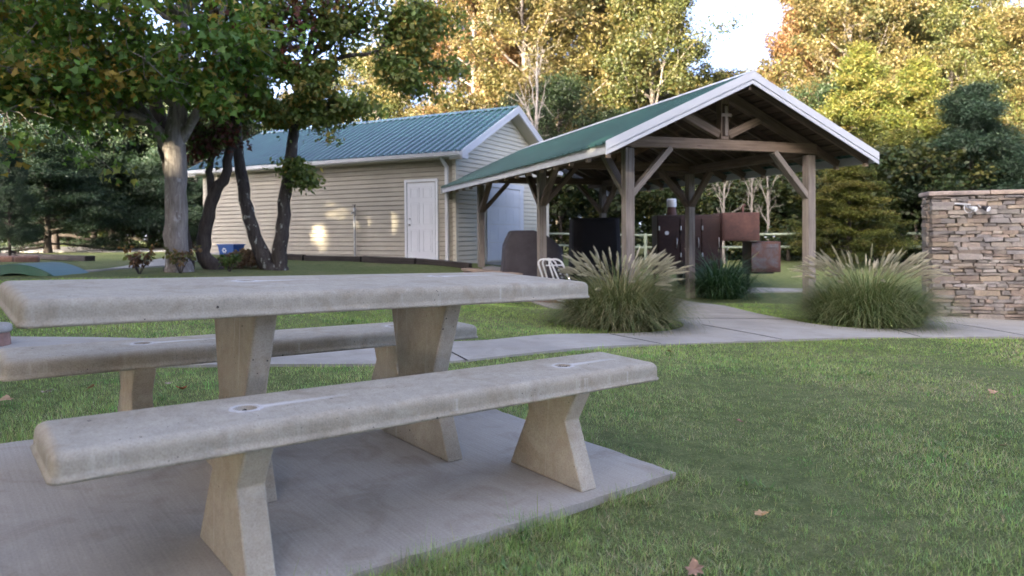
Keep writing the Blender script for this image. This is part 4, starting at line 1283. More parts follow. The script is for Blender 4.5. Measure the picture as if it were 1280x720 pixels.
for i, L in enumerate([
    (.91, 2.60, .070, (.42, .27, .13), 'upright tan fallen leaf alone on the lawn at lower right'),
    (.55, 2.15, .075, (.33, .21, .15), 'curled pinkish brown fallen leaf at the bottom edge of the lawn'),
    (3.37, 4.96, .085, (.42, .26, .17), 'pinkish tan leaf on the far right of the lawn'),
    (1.4, 6.3, .08, (.40, .27, .12), 'yellowish leaf on the lawn just past the near bench end'),
    (-2.67, 4.05, .085, (.40, .33, .26), 'pale curled leaf on the grass under the far bench, left of its leg'),
    (-1.99, 4.24, .085, (.34, .11, .045), 'rusty orange leaf on the grass just right of the far bench leg'),
    (-2.12, 4.35, .06, (.38, .29, .24), 'small pale leaf behind the rusty orange one under the far bench'),
    (-2.5, 4.19, .06, (.35, .20, .10), 'small tan leaf close to the far bench leg on its left'),
    (-2.76, 3.84, .10, (.35, .23, .13), 'broad tan leaf on the grass at the far left, before the far bench'),
    (1.25, 3.9, .05, (.22, .10, .08), 'small dark red leaf flat in the middle of the lawn'),
    (2.5, 3.6, .05, (.40, .33, .2), 'small straw coloured leaf on the dry band of lawn'),
    (-2.5, 8.8, .09, (.35, .17, .08), 'orange brown leaf on the lawn seen beneath the tabletop'),
    (-1.11, 9.36, .08, (.33, .16, .08), 'red brown leaf on the lawn below the tabletop, by its right leg'),
]): fallen_leaf(*L[:4], L[4], 50 + i)

# ------------------------------------------------------------------ trees
def unit(v): return v / (np.linalg.norm(v) + 1e-9)

def tree_skeleton(rng, H, base, R_, nl, prof, rise, trunk_r, wig=.04, sub=4, cedar=False, top=.93):
    """returns list of (points, radii, level) and cloud centres"""
    limbs = []; tips = []
    n = 9
    tp = np.zeros((n, 3)); w = np.cumsum(rng.normal(0, wig * H / n, (n, 2)), 0)
    tp[:, 2] = np.linspace(0, H * top, n); tp[1:, :2] = w[1:] * .6
    tr = trunk_r * (1 - np.linspace(0, 1, n) * .85); tr[0] *= 1.25
    limbs.append((tp, tr, 0))
    for i in range(nl):
        u = (i + rng.uniform(.1, .9)) / nl
        zb = base + (H * top - base) * u ** .9
        fi = zb / (H * top) * (n - 1); k = min(int(fi), n - 2); f = fi - k
        p = tp[k] * (1 - f) + tp[k + 1] * f; r0 = (tr[k] * (1 - f) + tr[k + 1] * f) * .55
        az = i * 2.399 + rng.normal(0, .35)
        L = R_ * prof(u) * rng.uniform(.75, 1.15)
        el = rise(u) + rng.normal(0, .12)
        pts = [p]; d = np.array([math.cos(az) * math.cos(el), math.sin(az) * math.cos(el), math.sin(el)])
        m = 6
        for s in range(m):
            d = unit(d + rng.normal(0, .13, 3) + np.array([0, 0, .04 if not cedar else -.02]))
            pts.append(pts[-1] + d * L / m)
        pts = np.array(pts); rr = np.linspace(r0, max(.012, r0 * .15), m + 1)
        limbs.append((pts, rr, 1))
        for s in range(2, m + 1): tips.append((pts[s], 1. if s > 3 else .7))
        for j in range(sub):
            q = rng.integers(2, m); p2 = pts[q]; d2 = unit(unit(pts[q + 1 if q < m else q] - pts[q - 1]) + rng.normal(0, .65, 3) * (np.array([1, 1, .35]) if cedar else 1) + np.array([0, 0, .1 if not cedar else 0]))
            L2 = L * rng.uniform(.28, .5); sp = [p2]
            for s in range(3):
                d2 = unit(d2 + rng.normal(0, .16, 3)); sp.append(sp[-1] + d2 * L2 / 3)
            sp = np.array(sp); limbs.append((sp, np.linspace(rr[q] * .55, .008, 4), 2))
            tips += [(sp[2], .9), (sp[3], 1.)]
    tips.append((tp[-1], 1.)); 
    return limbs, tips

def limbs_mesh(limbs, name, mat, parent, minlev=9):
    mb = MB()
    for pts, rr, lv in limbs:
        if lv > minlev: continue
        mb.tube([tuple(p) for p in pts], list(rr), (10, 6, 4)[lv], cap=False)
    return mb.build(name, mat, parent, smooth=True, recalc=False)

def leaf_cloud(rng, tips, per, cr, size, tints, flat=1., hang=.0, shape='leaf', gap=.12, asp=.62):
    C = np.array([t[0] for t in tips]); w = np.array([t[1] for t in tips])
    keep = rng.random(len(C)) > gap; C, w = C[keep], w[keep]
    n = len(C) * per
    ci = np.repeat(np.arange(len(C)), per)
    d = rng.normal(0, 1, (n, 3)); d /= np.linalg.norm(d, axis=1)[:, None]
    rad = cr * rng.random(n) ** .55 * w[ci] * rng.uniform(.6, 1.25, len(C))[ci]
    P = C[ci] + d * rad[:, None] * np.array([1, 1, flat])
    tint = np.array(tints); sel = rng.integers(0, len(tint), len(C)); 
    selc = np.where(rng.random(n) < .75, sel[ci], rng.integers(0, len(tint), n))
    col = tint[selc] * rng.uniform(.72, 1.28, (n, 1)) * rng.uniform(.85, 1.15, len(C))[ci][:, None]
    nrm = rng.normal(0, 1, (n, 3)) * .8 + np.array([0, 0, .8]) + d * .35; nrm /= np.linalg.norm(nrm, axis=1)[:, None]
    ax = np.cross(nrm, rng.normal(0, 1, (n, 3))); ax[:, 2] -= hang; ax /= np.linalg.norm(ax, axis=1)[:, None]
    sd = np.cross(nrm, ax); s = size * rng.uniform(.6, 1.3, n)[:, None]
    if shape == 'leaf':
        V = np.stack([P, P + ax * s * .5 + sd * s * asp * .5 + nrm * s * .08, P + ax * s, P + ax * s * .5 - sd * s * asp * .5 + nrm * s * .08], 1)
    else:   # lobed maple outline
        lob = [(0, 0), (.10, .16), (.36, .02), (.34, .22), (.56, .36), (.30, .46), (.22, .62), (.16, .62), (0, 1.05), (-.16, .62), (-.22, .62), (-.30, .46), (-.56, .36), (-.34, .22), (-.36, .02), (-.10, .16)]
        V = np.stack([P + sd * s * u + ax * s * v + nrm * s * (.22 * abs(u) - .12 * v * v) for u, v in lob], 1)
    k = V.shape[1]
    F = np.arange(n * k).reshape(n, k)
    return V.reshape(-1, 3), F, np.repeat(col, k, 0)

def oval(u): return max(.25, math.sin(math.pi * min(1, u * .82 + .16)) ** .7)
def cone(u): return max(.10, (1 - u) ** .8 * 1.0 + .06)

GOLD = [(0.077, 0.0638, 0.0184), (0.0883, 0.0691, 0.024), (0.0599, 0.0545, 0.0155), (0.0399, 0.0438, 0.0128), (0.0713, 0.0531, 0.0199)]
OLIVE = [(0.0442, 0.0505, 0.0111), (0.0578, 0.057, 0.0144), (0.0307, 0.0392, 0.0096), (0.0748, 0.062, 0.016), (0.0374, 0.0456, 0.0127)]
ORANGE = [(0.1023, 0.052, 0.0194), (0.0991, 0.0582, 0.0222), (0.0767, 0.0421, 0.017), (0.1087, 0.0644, 0.026), (0.0607, 0.0445, 0.0143)]
CEDAR_Y = [(0.0706, 0.0838, 0.0162), (0.0917, 0.0967, 0.0162), (0.0494, 0.0644, 0.0135), (0.1129, 0.0967, 0.0243)]
CEDAR_D = [(0.018, 0.0379, 0.021), (0.024, 0.0447, 0.0263), (0.0144, 0.031, 0.0165), (0.03, 0.0481, 0.0263)]
DKGREEN = [(0.0154, 0.029, 0.0108), (0.022, 0.0377, 0.012), (0.0303, 0.0435, 0.0144), (0.0121, 0.0232, 0.0096)]

def proto(name, seed, H, base, R_, nl, prof, rise, tr, per, cr, size, tints, bk, cedar=False, sub=4, gap=.12, flat=.75, asp=.62, hang=0.):
    rng = np.random.default_rng(seed)
    r = bpy.data.objects.new(name, None); link(r)
    limbs, tips = tree_skeleton(rng, H, base, R_, nl, prof, rise, tr, .05 if not cedar else .015, sub, cedar)
    limbs_mesh(limbs, 'trunk', M[bk], r)
    if per:
        V, F, T = leaf_cloud(rng, tips, per, cr, size, tints, flat, hang, 'leaf', gap, asp)
        np_mesh('crown', V, F, M['leaf'], r, T)
    return r
rise_oak = lambda u: .25 + .75 * u
rise_ced = lambda u: .05 + .45 * u
PROTO = dict(
    gold=proto('oak_tree', 101, 15, 3.0, 5.2, 30, oval, rise_oak, .30, 200, .85, .155, GOLD, 'oak_bark', sub=5, gap=.06),
    olive=proto('oak_tree', 102, 15, 2.2, 5.0, 32, oval, rise_oak, .30, 195, .88, .155, OLIVE, 'oak_bark', sub=5, gap=.06),
    orange=proto('oak_tree', 103, 15, 3.5, 4.4, 28, oval, rise_oak, .26, 185, .80, .155, ORANGE, 'oak_bark', sub=5, gap=.08),
    cedary=proto('cedar_tree', 104, 11, .8, 3.3, 46, cone, rise_ced, .17, 120, .62, .17, CEDAR_Y, 'dark_bark', True, 6, .0, .62, .34),
    cedard=proto('cedar_tree', 105, 9, .5, 3.6, 46, cone, rise_ced, .17, 125, .66, .15, CEDAR_D, 'dark_bark', True, 6, .0, .6, .32),
    dark=proto('oak_tree', 106, 11, 1.0, 4.6, 34, oval, rise_oak, .22, 80, .80, .17, DKGREEN, 'dark_bark', sub=5, gap=.1),
    bush=proto('understory_shrub', 107, 2.6, .15, 1.7, 16, oval, rise_oak, .05, 55, .42, .12, OLIVE[:3] + DKGREEN, 'dark_bark', sub=4, gap=.1),
    bare=proto('bare_tree', 108, 9, 2.4, 2.6, 12, oval, lambda u: .7 + .4 * u, .16, 0, .5, .1, GOLD, 'pale_bark', sub=6),
)
_used = set()
def plant(kind, px, d, top, label, group='trees of the wood behind the lawn', wid=None, rot=None, dz=-.1, cat='tree', xy=None):
    x, y = ((px - 640) / 885.5 * d, d) if xy is None else xy
    H0 = dict(gold=15, olive=15, orange=15, cedary=11, cedard=9, dark=11, bush=2.6, bare=9)[kind] * .97
    z0 = gz(x, y) + dz
    src = PROTO[kind]
    if kind in _used: o = copy_tree(src)
    else: o = src; _used.add(kind)
    s = (top - z0) / H0; w = s if wid is None else s * wid
    o.location = (x, y, z0); o.scale = (w, w, s); o.rotation_euler = (0, 0, random.uniform(0, 6.28) if rot is None else rot)
    tag(o, label, cat, group)
    return o
def topz(ypx, d): return .952 + (296 - ypx) / 885.5 * d
# centre of the wood
WOOD = [
    ('orange', 598, 44, topz(-25, 44), 'orange gold oak rising directly behind the shed roof ridge', .9),
    ('gold', 655, 40, topz(-40, 40), 'yellow gold oak behind the shed gable peak', 1.),
    ('gold', 735, 43, topz(-55, 43), 'tall golden oak in the middle of the wood, left of the pavilion ridge', 1.),
    ('olive', 812, 39, topz(-12, 39), 'olive green oak above the pavilion roof slope', .93),
    ('olive', 872, 47, topz(112, 47), 'low dark olive oak beside the open sky left of the pavilion peak', .9),
    ('gold', 925, 50, topz(108, 50), 'low yellow green oak beneath the open patch of sky', 1.),
    ('orange', 1018, 47, topz(-35, 47), 'tall orange tinted oak right of the open sky', .76),
    ('gold', 1062, 42, topz(-30, 42), 'bright golden oak above the right pavilion eave', .9),
    ('olive', 1120, 48, topz(10, 48), 'olive oak at the dip of the right treeline', .9),
    ('olive', 1192, 44, topz(-18, 44), 'olive oak mixed with pale bare limbs at upper right', .8),
    ('gold', 1262, 43, topz(40, 43), 'golden oak at the upper right corner above the stone wall', 1.),
    ('olive', 1370, 42, topz(10, 42), 'olive oak past the right end of the wood', 1.),
    ('gold', 1480, 46, topz(0, 46), 'golden oak furthest right past the stone wall', 1.),
    ('gold', 540, 52, topz(28, 52), 'golden oak showing over the shed roof, right of the maple leaves', 1.),
    ('olive', 470, 54, topz(70, 54), 'olive oak behind the middle of the shed roof', 1.),
    ('gold', 395, 58, topz(112, 58), 'gold oak glimpsed between the forked trunks and the shed roof', 1.),
    ('orange', 318, 60, topz(118, 60), 'orange oak glimpsed between the maple and the forked trunks', 1.1),
    ('gold', 215, 66, topz(95, 66), 'gold oak glimpsed through dark cedars behind the maple trunk', 1.1),
    ('gold', 95, 66, topz(90, 66), 'gold oak glimpsed through dark cedars at far left', 1.1),
    ('olive', 628, 58, topz(20, 58), 'olive oak deep in the wood behind the shed ridge end', .9),
    ('gold', 700, 60, topz(5, 60), 'golden oak deep in the wood between the shed and the pavilion', .9),
    ('olive', 775, 58, topz(12, 58), 'olive oak deep in the wood above the lower pavilion roof', .9),
    ('gold', 838, 62, topz(100, 62), 'golden oak deep in the wood left of the open sky', .8),
    ('olive', 1035, 60, topz(25, 60), 'olive oak deep in the wood behind the orange tinted oak', .9),
    ('gold', 1098, 62, topz(20, 62), 'golden oak deep in the wood above the feathery cedar', .9),
    ('orange', 1160, 61, topz(30, 61), 'orange oak deep in the wood behind the bare limbs', .9),
    ('gold', 1232, 60, topz(28, 60), 'golden oak deep in the wood at upper right', .9),
    ('olive', 1310, 60, topz(20, 60), 'olive oak deep in the wood past the upper right corner', .9),
]
for k, d, *_ in []: pass
for (kind, px, d, tz, lab, wd) in WOOD: plant(kind, px, d, tz, lab, wid=wd * 15 / (tz + .1) * (d / 46) ** .3 if tz < 12 else wd)
plant('cedary', 1078, 33, topz(62, 33), 'feathery yellow green cedar right of the pavilion peak', wid=1.05)
plant('cedary', 1150, 34, topz(80, 34), 'yellow green cedar behind the dark cedar', wid=1.15)
plant('cedard', 1215, 23.5, topz(108, 23.5), 'dark blue green cedar with drooping tiers above the stone wall', wid=1.05)
plant('cedary', 1130, 27, topz(165, 27), 'olive green cedar between the right pavilion eave and the stone wall', wid=1.25)
plant('cedary', 1062, 21.5, topz(205, 21.5), 'small olive brown cedar right of the right pavilion post', wid=1.7)
plant('cedard', 1330, 26, topz(150, 26), 'dark cedar standing past the right end of the stone wall', wid=1.1)
plant('dark', 700, 33, topz(120, 33), 'dark green tree filling the gap between shed gable and pavilion', wid=.9)
plant('dark', 850, 34, topz(170, 34), 'dark green tree seen under the pavilion behind the smoker', wid=1.1)
plant('dark', 960, 33, topz(165, 33), 'dark green tree seen under the pavilion at right', wid=1.1)
plant('dark', 770, 36, topz(160, 36), 'dark green tree seen under the pavilion above the black cover', wid=1.1)
plant('dark', 1040, 38, topz(130, 38), 'dark green tree behind the right pavilion post', wid=1.1)
# left: evergreen wood in the shade
plant('cedard', 12, 24, topz(165, 24), 'upright blue green juniper at the left edge of the lawn', wid=.55)
plant('cedard', 70, 36, topz(90, 36), 'dark cedar behind the gravel drive at left', wid=.9)
plant('cedard', 140, 39, topz(60, 39), 'dark cedar behind the gravel drive, left of the maple trunk', wid=.95)
plant('dark', 190, 41, topz(80, 41), 'dark leafy tree behind the maple trunk', wid=1.)
plant('dark', 30, 43, topz(20, 43), 'tall dark leafy tree at far left of the wood', wid=1.)
plant('cedard', 245, 37, topz(120, 37), 'dark cedar behind the left end of the shed', wid=1.)
plant('dark', -80, 40, topz(20, 40), 'dark leafy tree beyond the left end of the drive', wid=1.)
plant('dark', 300, 46, topz(150, 46), 'dark leafy tree just behind the shed roof at left', wid=1.)
plant('cedard', 105, 52, topz(40, 52), 'dark cedar deep in the left wood', wid=1.)
plant('cedard', 205, 54, topz(50, 54), 'dark cedar deep in the wood behind the maple', wid=1.)
plant('bare', 668, 29, topz(70, 29), 'bare grey dead tree between the shed gable and the pavilion roof', wid=.9)
plant('bare', 906, 27, topz(195, 27), 'pale bare trunk seen under the pavilion above the smoker', wid=.8)
plant('bare', 938, 28, topz(190, 28), 'pale forked bare trunk seen under the pavilion, middle of three', wid=.8)
plant('bare', 962, 27, topz(185, 27), 'pale bare trunk seen under the pavilion nearest the right post', wid=.8)
plant('bare', 1185, 49, topz(-10, 49), 'pale bare limbs reaching up left among the right treetops', wid=.75)
plant('bare', 1262, 48, topz(-10, 48), 'pale bare limbs at the upper right corner', wid=.8)
SHR = [(20, 46), (85, 45), (150, 44), (215, 47), (700, 28), (745, 31), (835, 30), (885, 31), (935, 32), (985, 30), (1035, 27.5), (1095, 25), (1145, 24), (1180, 26), (1250, 25), (1300, 24), (660, 32)]
wh = ['at the far left of the drive', 'left of centre behind the drive', 'behind the drive and long sleeper', 'behind the drive by the maple trunk', 'left of the black cover', 'behind the black cover', 'left of the smoker chimney', 'behind the smoker cabinet', 'behind the smoker firebox', 'right of the smoker', 'just right of the right pavilion post', 'behind the right grass clump', 'at the left end of the stone wall', 'behind the stone wall end', 'behind the stone wall middle', 'past the stone wall', 'at the back corner of the shed']
for (px, d), w in zip(SHR, wh): plant('bush', px, d, gz((px - 640) / 885.5 * d, d) + random.uniform(2.2, 3.4), 'leafy green shrub ' + w, 'shrubs along the edge of the wood', random.uniform(1., 1.5), cat='shrub')

for k, (px, d, tz, kd, lab) in enumerate([
    (-20, 31, 5.2, 'dark', 'low dark leafy tree at the far left end of the gravel drive'), (60, 32, 5.6, 'cedard', 'squat dark cedar overhanging the gravel drive at left'),
    (118, 41, 6.5, 'dark', 'low dark leafy tree behind the middle of the gravel drive'), (165, 42, 6.0, 'cedard', 'squat dark cedar behind the drive, left of the grey maple trunk'),
    (215, 41, 6.2, 'dark', 'low dark leafy tree behind the drive, hidden in part by the maple trunk'), (262, 38, 5.5, 'cedard', 'squat dark cedar at the left end of the shed'),
    (45, 47, 8.5, 'dark', 'dark leafy tree inside the left wood, above the long sleeper'), (135, 48, 8.8, 'dark', 'dark leafy tree inside the left wood, between the two glimpses of gold'), (190, 49, 8.6, 'cedard', 'dark cedar inside the left wood near the maple trunk')]):
    plant(kd, px, d, tz, lab, wid=1.5)
# the tree line behind the photographer, which keeps the evening sun off the lawn
SUN_EL = R(10.5); SUN_H = np.array([-.52, -.854])
SUNV = np.array([SUN_H[0] * math.cos(SUN_EL), SUN_H[1] * math.cos(SUN_EL), math.sin(SUN_EL)]); SUNV /= np.linalg.norm(SUNV)
BACK = []
for i in range(15):
    t = -46 + i * 6.2
    BACK.append((t, -24 - 4 * math.sin(i * 1.7) + (t + 6) * -.12, ('dark', 'olive', 'dark')[i % 3], 15.6 + 1.5 * math.sin(i * 2.3)))
for (x, y, kind, h) in BACK:
    plant(kind, 0, 0, h, 'tall leafy tree in the added second row behind the viewer', 'row of trees behind the viewer', wid=1.15 if kind == 'olive' else .95, xy=(x, y))
for k, (x, y, h) in enumerate(((-9.5, -4.5, 12.5), (-12.5, 1.5, 12), (-15.5, 7.5, 12.5), (-7.5, -11, 13), (-18.5, 12.5, 11))):  # grove added out of view to block sky light from the left
    plant('dark', 0, 0, h, 'leafy tree of an added unseen light-blocking grove to the left of the viewer', 'grove to the left of the viewer', wid=1.05, xy=(x, y))
for i in range(15):  # second row, unseen, added to thicken the block against the sun
    plant(('olive', 'dark')[i % 2], 0, 0, 16.3 + 1.2 * math.sin(i * 1.3), 'tall leafy tree in the added second row behind the viewer', 'row of trees behind the viewer', wid=1.1, xy=(-52 + i * 6.1, -32 - (-46 + i * 6.1) * .12))
for i in range(44):  # hedge added out of view to stop sun leaking in low
    x = -50 + (i % 22) * 4.3 + (2.1 if i > 21 else 0)
    plant('bush', 0, 0, random.uniform(8, 9.5), 'tall shrub of the added unseen sun-blocking hedge behind the viewer', 'hedge behind the viewer', wid=1.0, xy=(x, -21 - (x + 6) * .12 + random.uniform(-1, 1) - (5 if i > 21 else 0)), cat='shrub')

# ------------------------------------------------------------------ near trees by the shed
def big_tree(name, label, loc, trunks, bk, seed, crown, tints, size, shape, per, cr, gap, extra=None, cat='tree', flat=.7):
    """trunks: list of (points, radii) in world; crown: list of (from index point, target list)"""
    rng = np.random.default_rng(seed)
    r = thing(name, label, cat, loc); o = np.array(loc)
    mb = MB(); mbw = MB()
    for pts, rr in trunks:
        p = np.array(pts, float) - o
        # finer wobble
        q = [p[0]]; rad = [rr[0]]
        for i in range(len(p) - 1):
            for s in (1, 2, 3, 4):
                u = s / 4; c = p[i] * (1 - u) + p[i + 1] * u
                if s < 4: c = c + rng.normal(0, .014, 3)
                q.append(c); rad.append((rr[i] * (1 - u) + rr[i + 1] * u) * rng.uniform(.94, 1.07))
        mb.tube([tuple(c) for c in q], rad, 14, cap=False)
    mb.build('trunk', M[bk], r, smooth=True, recalc=False)
    tips = []
    for (st, r0, targets) in crown:
        st = np.array(st, float) - o
        for (tx, ty, tz) in targets:
            e = np.array((tx, ty, tz), float) - o; m = 7; pts = [st]
            for s in range(1, m + 1):
                u = s / m; c = st * (1 - u) + e * u; c[2] += .12 * math.sin(math.pi * u) * np.linalg.norm(e - st) * .5
                if s < m: c = c + rng.normal(0, .07, 3) * np.linalg.norm(e - st) * .35
                pts.append(c)
            mbw.tube([tuple(c) for c in pts], list(np.linspace(r0, .015, m + 1)), 6, cap=False)
            for s in range(3, m + 1):
                for _ in range(3):
                    d = unit(rng.normal(0, 1, 3) * np.array([1, 1, .6])); L = np.linalg.norm(e - st) * rng.uniform(.15, .38)
                    sp = [pts[s], pts[s] + d * L * .5 + rng.normal(0, .05, 3), pts[s] + d * L + rng.normal(0, .08, 3) - np.array([0, 0, .05 * L])]
                    mbw.tube([tuple(c) for c in sp], [.014, .009, .004], 4, cap=False)
                    tips += [(sp[1], .8), (sp[2], 1.)]
                tips.append((pts[s], .8))
    mbw.build('branches', M[bk], r, smooth=True, recalc=False)
    V, F, T = leaf_cloud(rng, tips, per, cr, size, tints, flat, .35, shape, gap)
    np_mesh('crown', V, F, M['leaf'], r, T)
    if extra: extra(r, o, rng)
    return r
MAPLE = [(0.1126, 0.2087, 0.0396), (0.09, 0.1728, 0.0343), (0.1424, 0.2303, 0.0449), (0.075, 0.144, 0.0343), (0.195, 0.2159, 0.0449), (0.3, 0.2159, 0.0475), (0.0976, 0.1871, 0.037), (0.12, 0.2159, 0.0396)]
mx, my = -6.6, 14.0; mz = gz(mx, my) - .05
rngm = np.random.default_rng(77)
def ring(cx, cy, cz, r, n, zs, ang0=0, a0=0, a1=6.283):
    return [(cx + r * math.cos(a0 + (a1 - a0) * k / n + ang0), cy + r * math.sin(a0 + (a1 - a0) * k / n + ang0), cz + zs * math.sin(k * 2.1)) for k in range(n)]
big_tree('maple_tree', 'large grey barked maple with green leaves turning yellow, in front of the shed', (mx, my, mz),
    [([(mx, my, mz), (mx - .02, my, mz + .25), (mx - .02, my, mz + 1.3), (mx - .05, my, mz + 2.6), (mx + .05, my + .1, mz + 4.2), (mx + .15, my, mz + 6.5)], [.30, .225, .205, .205, .15, .08]),
     ([(mx - .08, my, mz + 2.35), (mx - .45, my - .15, mz + 3.0), (mx - .95, my - .3, mz + 3.7), (mx - 1.4, my - .3, mz + 4.6)], [.13, .11, .09, .07]),
     ([(mx, my, mz + 2.5), (mx + .45, my - .05, mz + 3.2), (mx + .8, my, mz + 4.2), (mx + 1.0, my, mz + 5.4)], [.11, .09, .07, .05])],
    'grey_bark', 201,
    [((mx - .4, my - .2, mz + 2.95), .06, [(mx - 2.6, my - 1.5, 3.3), (mx - 3.6, my - .6, 3.6), (mx - 4.6, my - 1.4, 3.2), (mx - 2.2, my - 3.0, 3.7), (mx - 3.4, my - 3.6, 3.5), (mx - 5.2, my - 3.0, 3.9), (mx - 3.2, my - 2.6, 2.75), (mx - 4.4, my - 3.4, 2.85), (mx - 1.9, my - 2.6, 3.0), (mx - 5.6, my - 2.2, 2.9)]),
     ((mx - 1.1, my - .3, mz + 4.0), .07, [(mx - 3.5, my - 1.2, 5.2), (mx - 4.8, my, 5.0), (mx - 2.6, my - 2.6, 5.6), (mx - 5.5, my - 2.2, 6.0), (mx - 3.0, my + 1.6, 5.5), (mx - 4, my - 3.4, 5.0)]),
     ((mx + .5, my, mz + 3.3), .06, [(mx + 1.3, my - 1.2, 3.6), (mx + 1.8, my - .4, 4.4), (mx + 2.2, my - 1.6, 4.6), (mx + .6, my - 2.4, 3.9), (mx + 1.4, my - 2.6, 5.0)]),
     ((mx, my, mz + 3.3), .07, [(mx - .7, my - 2.2, 3.9), (mx - 1.4, my - 2.0, 4.6), (mx + .2, my - 3.0, 4.8), (mx - .6, my - 3.4, 5.4), (mx - 1.6, my - 1.0, 4.2)]),
     ((mx + .1, my, mz + 5.0), .07, [(mx + 2.0, my - .8, 6.4), (mx - 1.8, my - 1.4, 7.2), (mx + .8, my + 1.6, 7.0), (mx - .6, my - 2.4, 6.6), (mx + .4, my - .4, 8.2), (mx - 2.8, my + .6, 6.8), (mx + 2.6, my + .8, 5.6), (mx + 1.6, my - 2.4, 6.0)])],
    MAPLE, .132, 'maple', 23, .50, .08)
dx, dy = -6.95, 14.75; dz = gz(dx, dy) - .05
big_tree('dark_maple', 'dark trunked tree standing right behind the grey maple trunk', (dx, dy, dz),
    [([(dx + .1, dy, dz), (dx + .05, dy, dz + .8), (dx - .05, dy, dz + 1.8), (dx - .25, dy, dz + 2.8), (dx - .6, dy, dz + 4.2), (dx - .8, dy, dz + 5.5)], [.22, .17, .16, .16, .12, .07])],
    'dark_bark', 202, [((dx - .5, dy, dz + 3.6), .06, [(dx - 2.4, dy + .8, 4.6), (dx - 1.4, dy + 1.6, 5.2), (dx - 3.4, dy + .2, 5.4), (dx + .2, dy + 1.2, 5.6), (dx - 1.2, dy - .6, 6.4), (dx - 2.8, dy + 1.5, 3.9)])],
    MAPLE[:4] + DKGREEN, .115, 'maple', 15, .5, .12)
# forked lichen covered trunks with an oak crown over the shed roof
vx, vy = -5.15, 15.3; vz = gz(vx, vy) - .06
def U(px, py, d): return ((px - 640) / 885.5 * d, d, .952 + (292 - py) / 885.5 * d)
OAKG = [(0.0978, 0.1495, 0.0374), (0.1207, 0.1667, 0.0418), (0.069, 0.1092, 0.0297), (0.138, 0.161, 0.044), (0.253, 0.1955, 0.0495), (0.1035, 0.1437, 0.0352)]
MAROON = [(.095, .028, .03), (.07, .03, .026), (.12, .04, .03), (.08, .075, .03)]
big_tree('forked_oak', 'lichen spotted oak forked into two slim dark trunks before the shed', (vx, vy, vz),
    [([(vx - .02, vy, vz), U(331, 322, 15.3), U(318, 290, 15.3), U(306, 245, 15.3), U(300, 195, 15.35), U(296, 140, 15.4), U(290, 80, 15.4), U(296, 10, 15.4)], [.22, .17, .14, .125, .115, .11, .09, .06]),
     ([(vx + .12, vy, vz), U(349, 318, 15.3), U(353, 280, 15.3), U(361, 220, 15.3), U(369, 160, 15.3), U(376, 105, 15.3), U(384, 75, 15.3), U(400, 20, 15.3)], [.20, .15, .135, .125, .115, .10, .085, .06]),
     ([U(378, 85, 15.3), U(420, 72, 15.2), U(470, 62, 15.2), U(500, 45, 15.3)], [.06, .05, .04, .03]),
     ([U(300, 165, 15.35), U(280, 120, 15.4), U(262, 60, 15.4)], [.05, .04, .03])],
    'lichen_bark', 203,
    [(U(384, 75, 15.3), .05, [U(430, 30, 14.8), U(470, 10, 15), U(500, -30, 15), U(440, -60, 15), U(390, -90, 15.2)]),
     (U(470, 62, 15.2), .035, [U(540, 40, 15.4), U(560, 85, 15.6), U(530, 110, 15.4), U(575, 20, 15.8), U(520, 5, 15), U(500, 90, 14.8)]),
     (U(370, 160, 15.3), .03, [U(420, 125, 15), U(455, 130, 14.8), U(400, 105, 14.6), U(345, 135, 14.6)]),
     (U(300, 140, 15.4), .03, [U(330, 120, 14.8), U(270, 130, 14.8), U(320, 85, 14.6)]),
     (U(290, 80, 15.4), .04, [U(340, 40, 14.8), U(270, 20, 14.8), U(330, 0, 14.8), U(300, -60, 15)]),
     (U(376, 105, 15.3), .02, [U(350, 70, 14.8), U(410, 80, 14.8)]), (U(364, 196, 15.3), .012, [U(384, 220, 15.1)])],
    OAKG, .125, 'leaf', 30, .38, .06)
# maroon leaved crown of a small tree between them
lx, ly = -6.05, 15.0; lz = gz(lx, ly) - .05
big_tree('leaning_maple', 'slim dark crooked tree leaning right between the maple and the forked trunks', (lx, ly, lz),
    [([(lx - .25, ly, lz), U(253, 310, 15), U(258, 275, 15), U(268, 240, 15), U(283, 215, 15), U(289, 180, 15), U(296, 120, 15), U(305, 50, 15)], [.19, .15, .13, .12, .10, .085, .07, .05]),
     ([U(266, 246, 15), U(262, 210, 15), U(270, 175, 15), U(272, 120, 15)], [.08, .07, .06, .04])],
    'dark_bark', 204,
    [(U(296, 120, 15), .04, [U(320, 30, 14.5), U(345, 5, 14.6), U(385, 8, 14.6), U(420, -5, 14.8), U(300, 10, 14.4), U(310, 60, 14.4)]),
     (U(270, 175, 15), .02, [U(250, 185, 14.6), U(285, 160, 14.6), U(240, 150, 14.6)])],
    MAROON + OAKG[:3] + MAROON, .105, 'maple', 15, .38, .1)
# weeds and leaf litter at the trunk bases
def weed(x, y, n, h, tints, label, seed, size=.10):
    rng = np.random.default_rng(seed); r = thing('weed', label, 'plant', (x, y, gz(x, y)), (0, 0, 0), 'weeds at the foot of the trees')
    mb = MB(); tips = []
    for k in range(n):
        a = rng.random() * 6.28; L = h * rng.uniform(.6, 1.1); e = np.array([math.cos(a) * L * .55, math.sin(a) * L * .55, L])
        mb.tube([(0, 0, -.03), tuple(e * .5 + rng.normal(0, .02, 3)), tuple(e)], [.008, .006, .003], 5); tips += [(e * .7, .7), (e, 1.)]
    mb.build('stems', M['dark_bark'], r)
    V, F, T = leaf_cloud(rng, tips, 12, .13, size, tints, .7, .3, 'leaf', 0.); np_mesh('leaves', V, F, M['leaf'], r, T)
weed(-6.95, 13.2, 8, .45, [(.10, .12, .03), (.16, .09, .035), (.09, .05, .03)], 'reddish sprouts growing left of the grey maple trunk', 301)
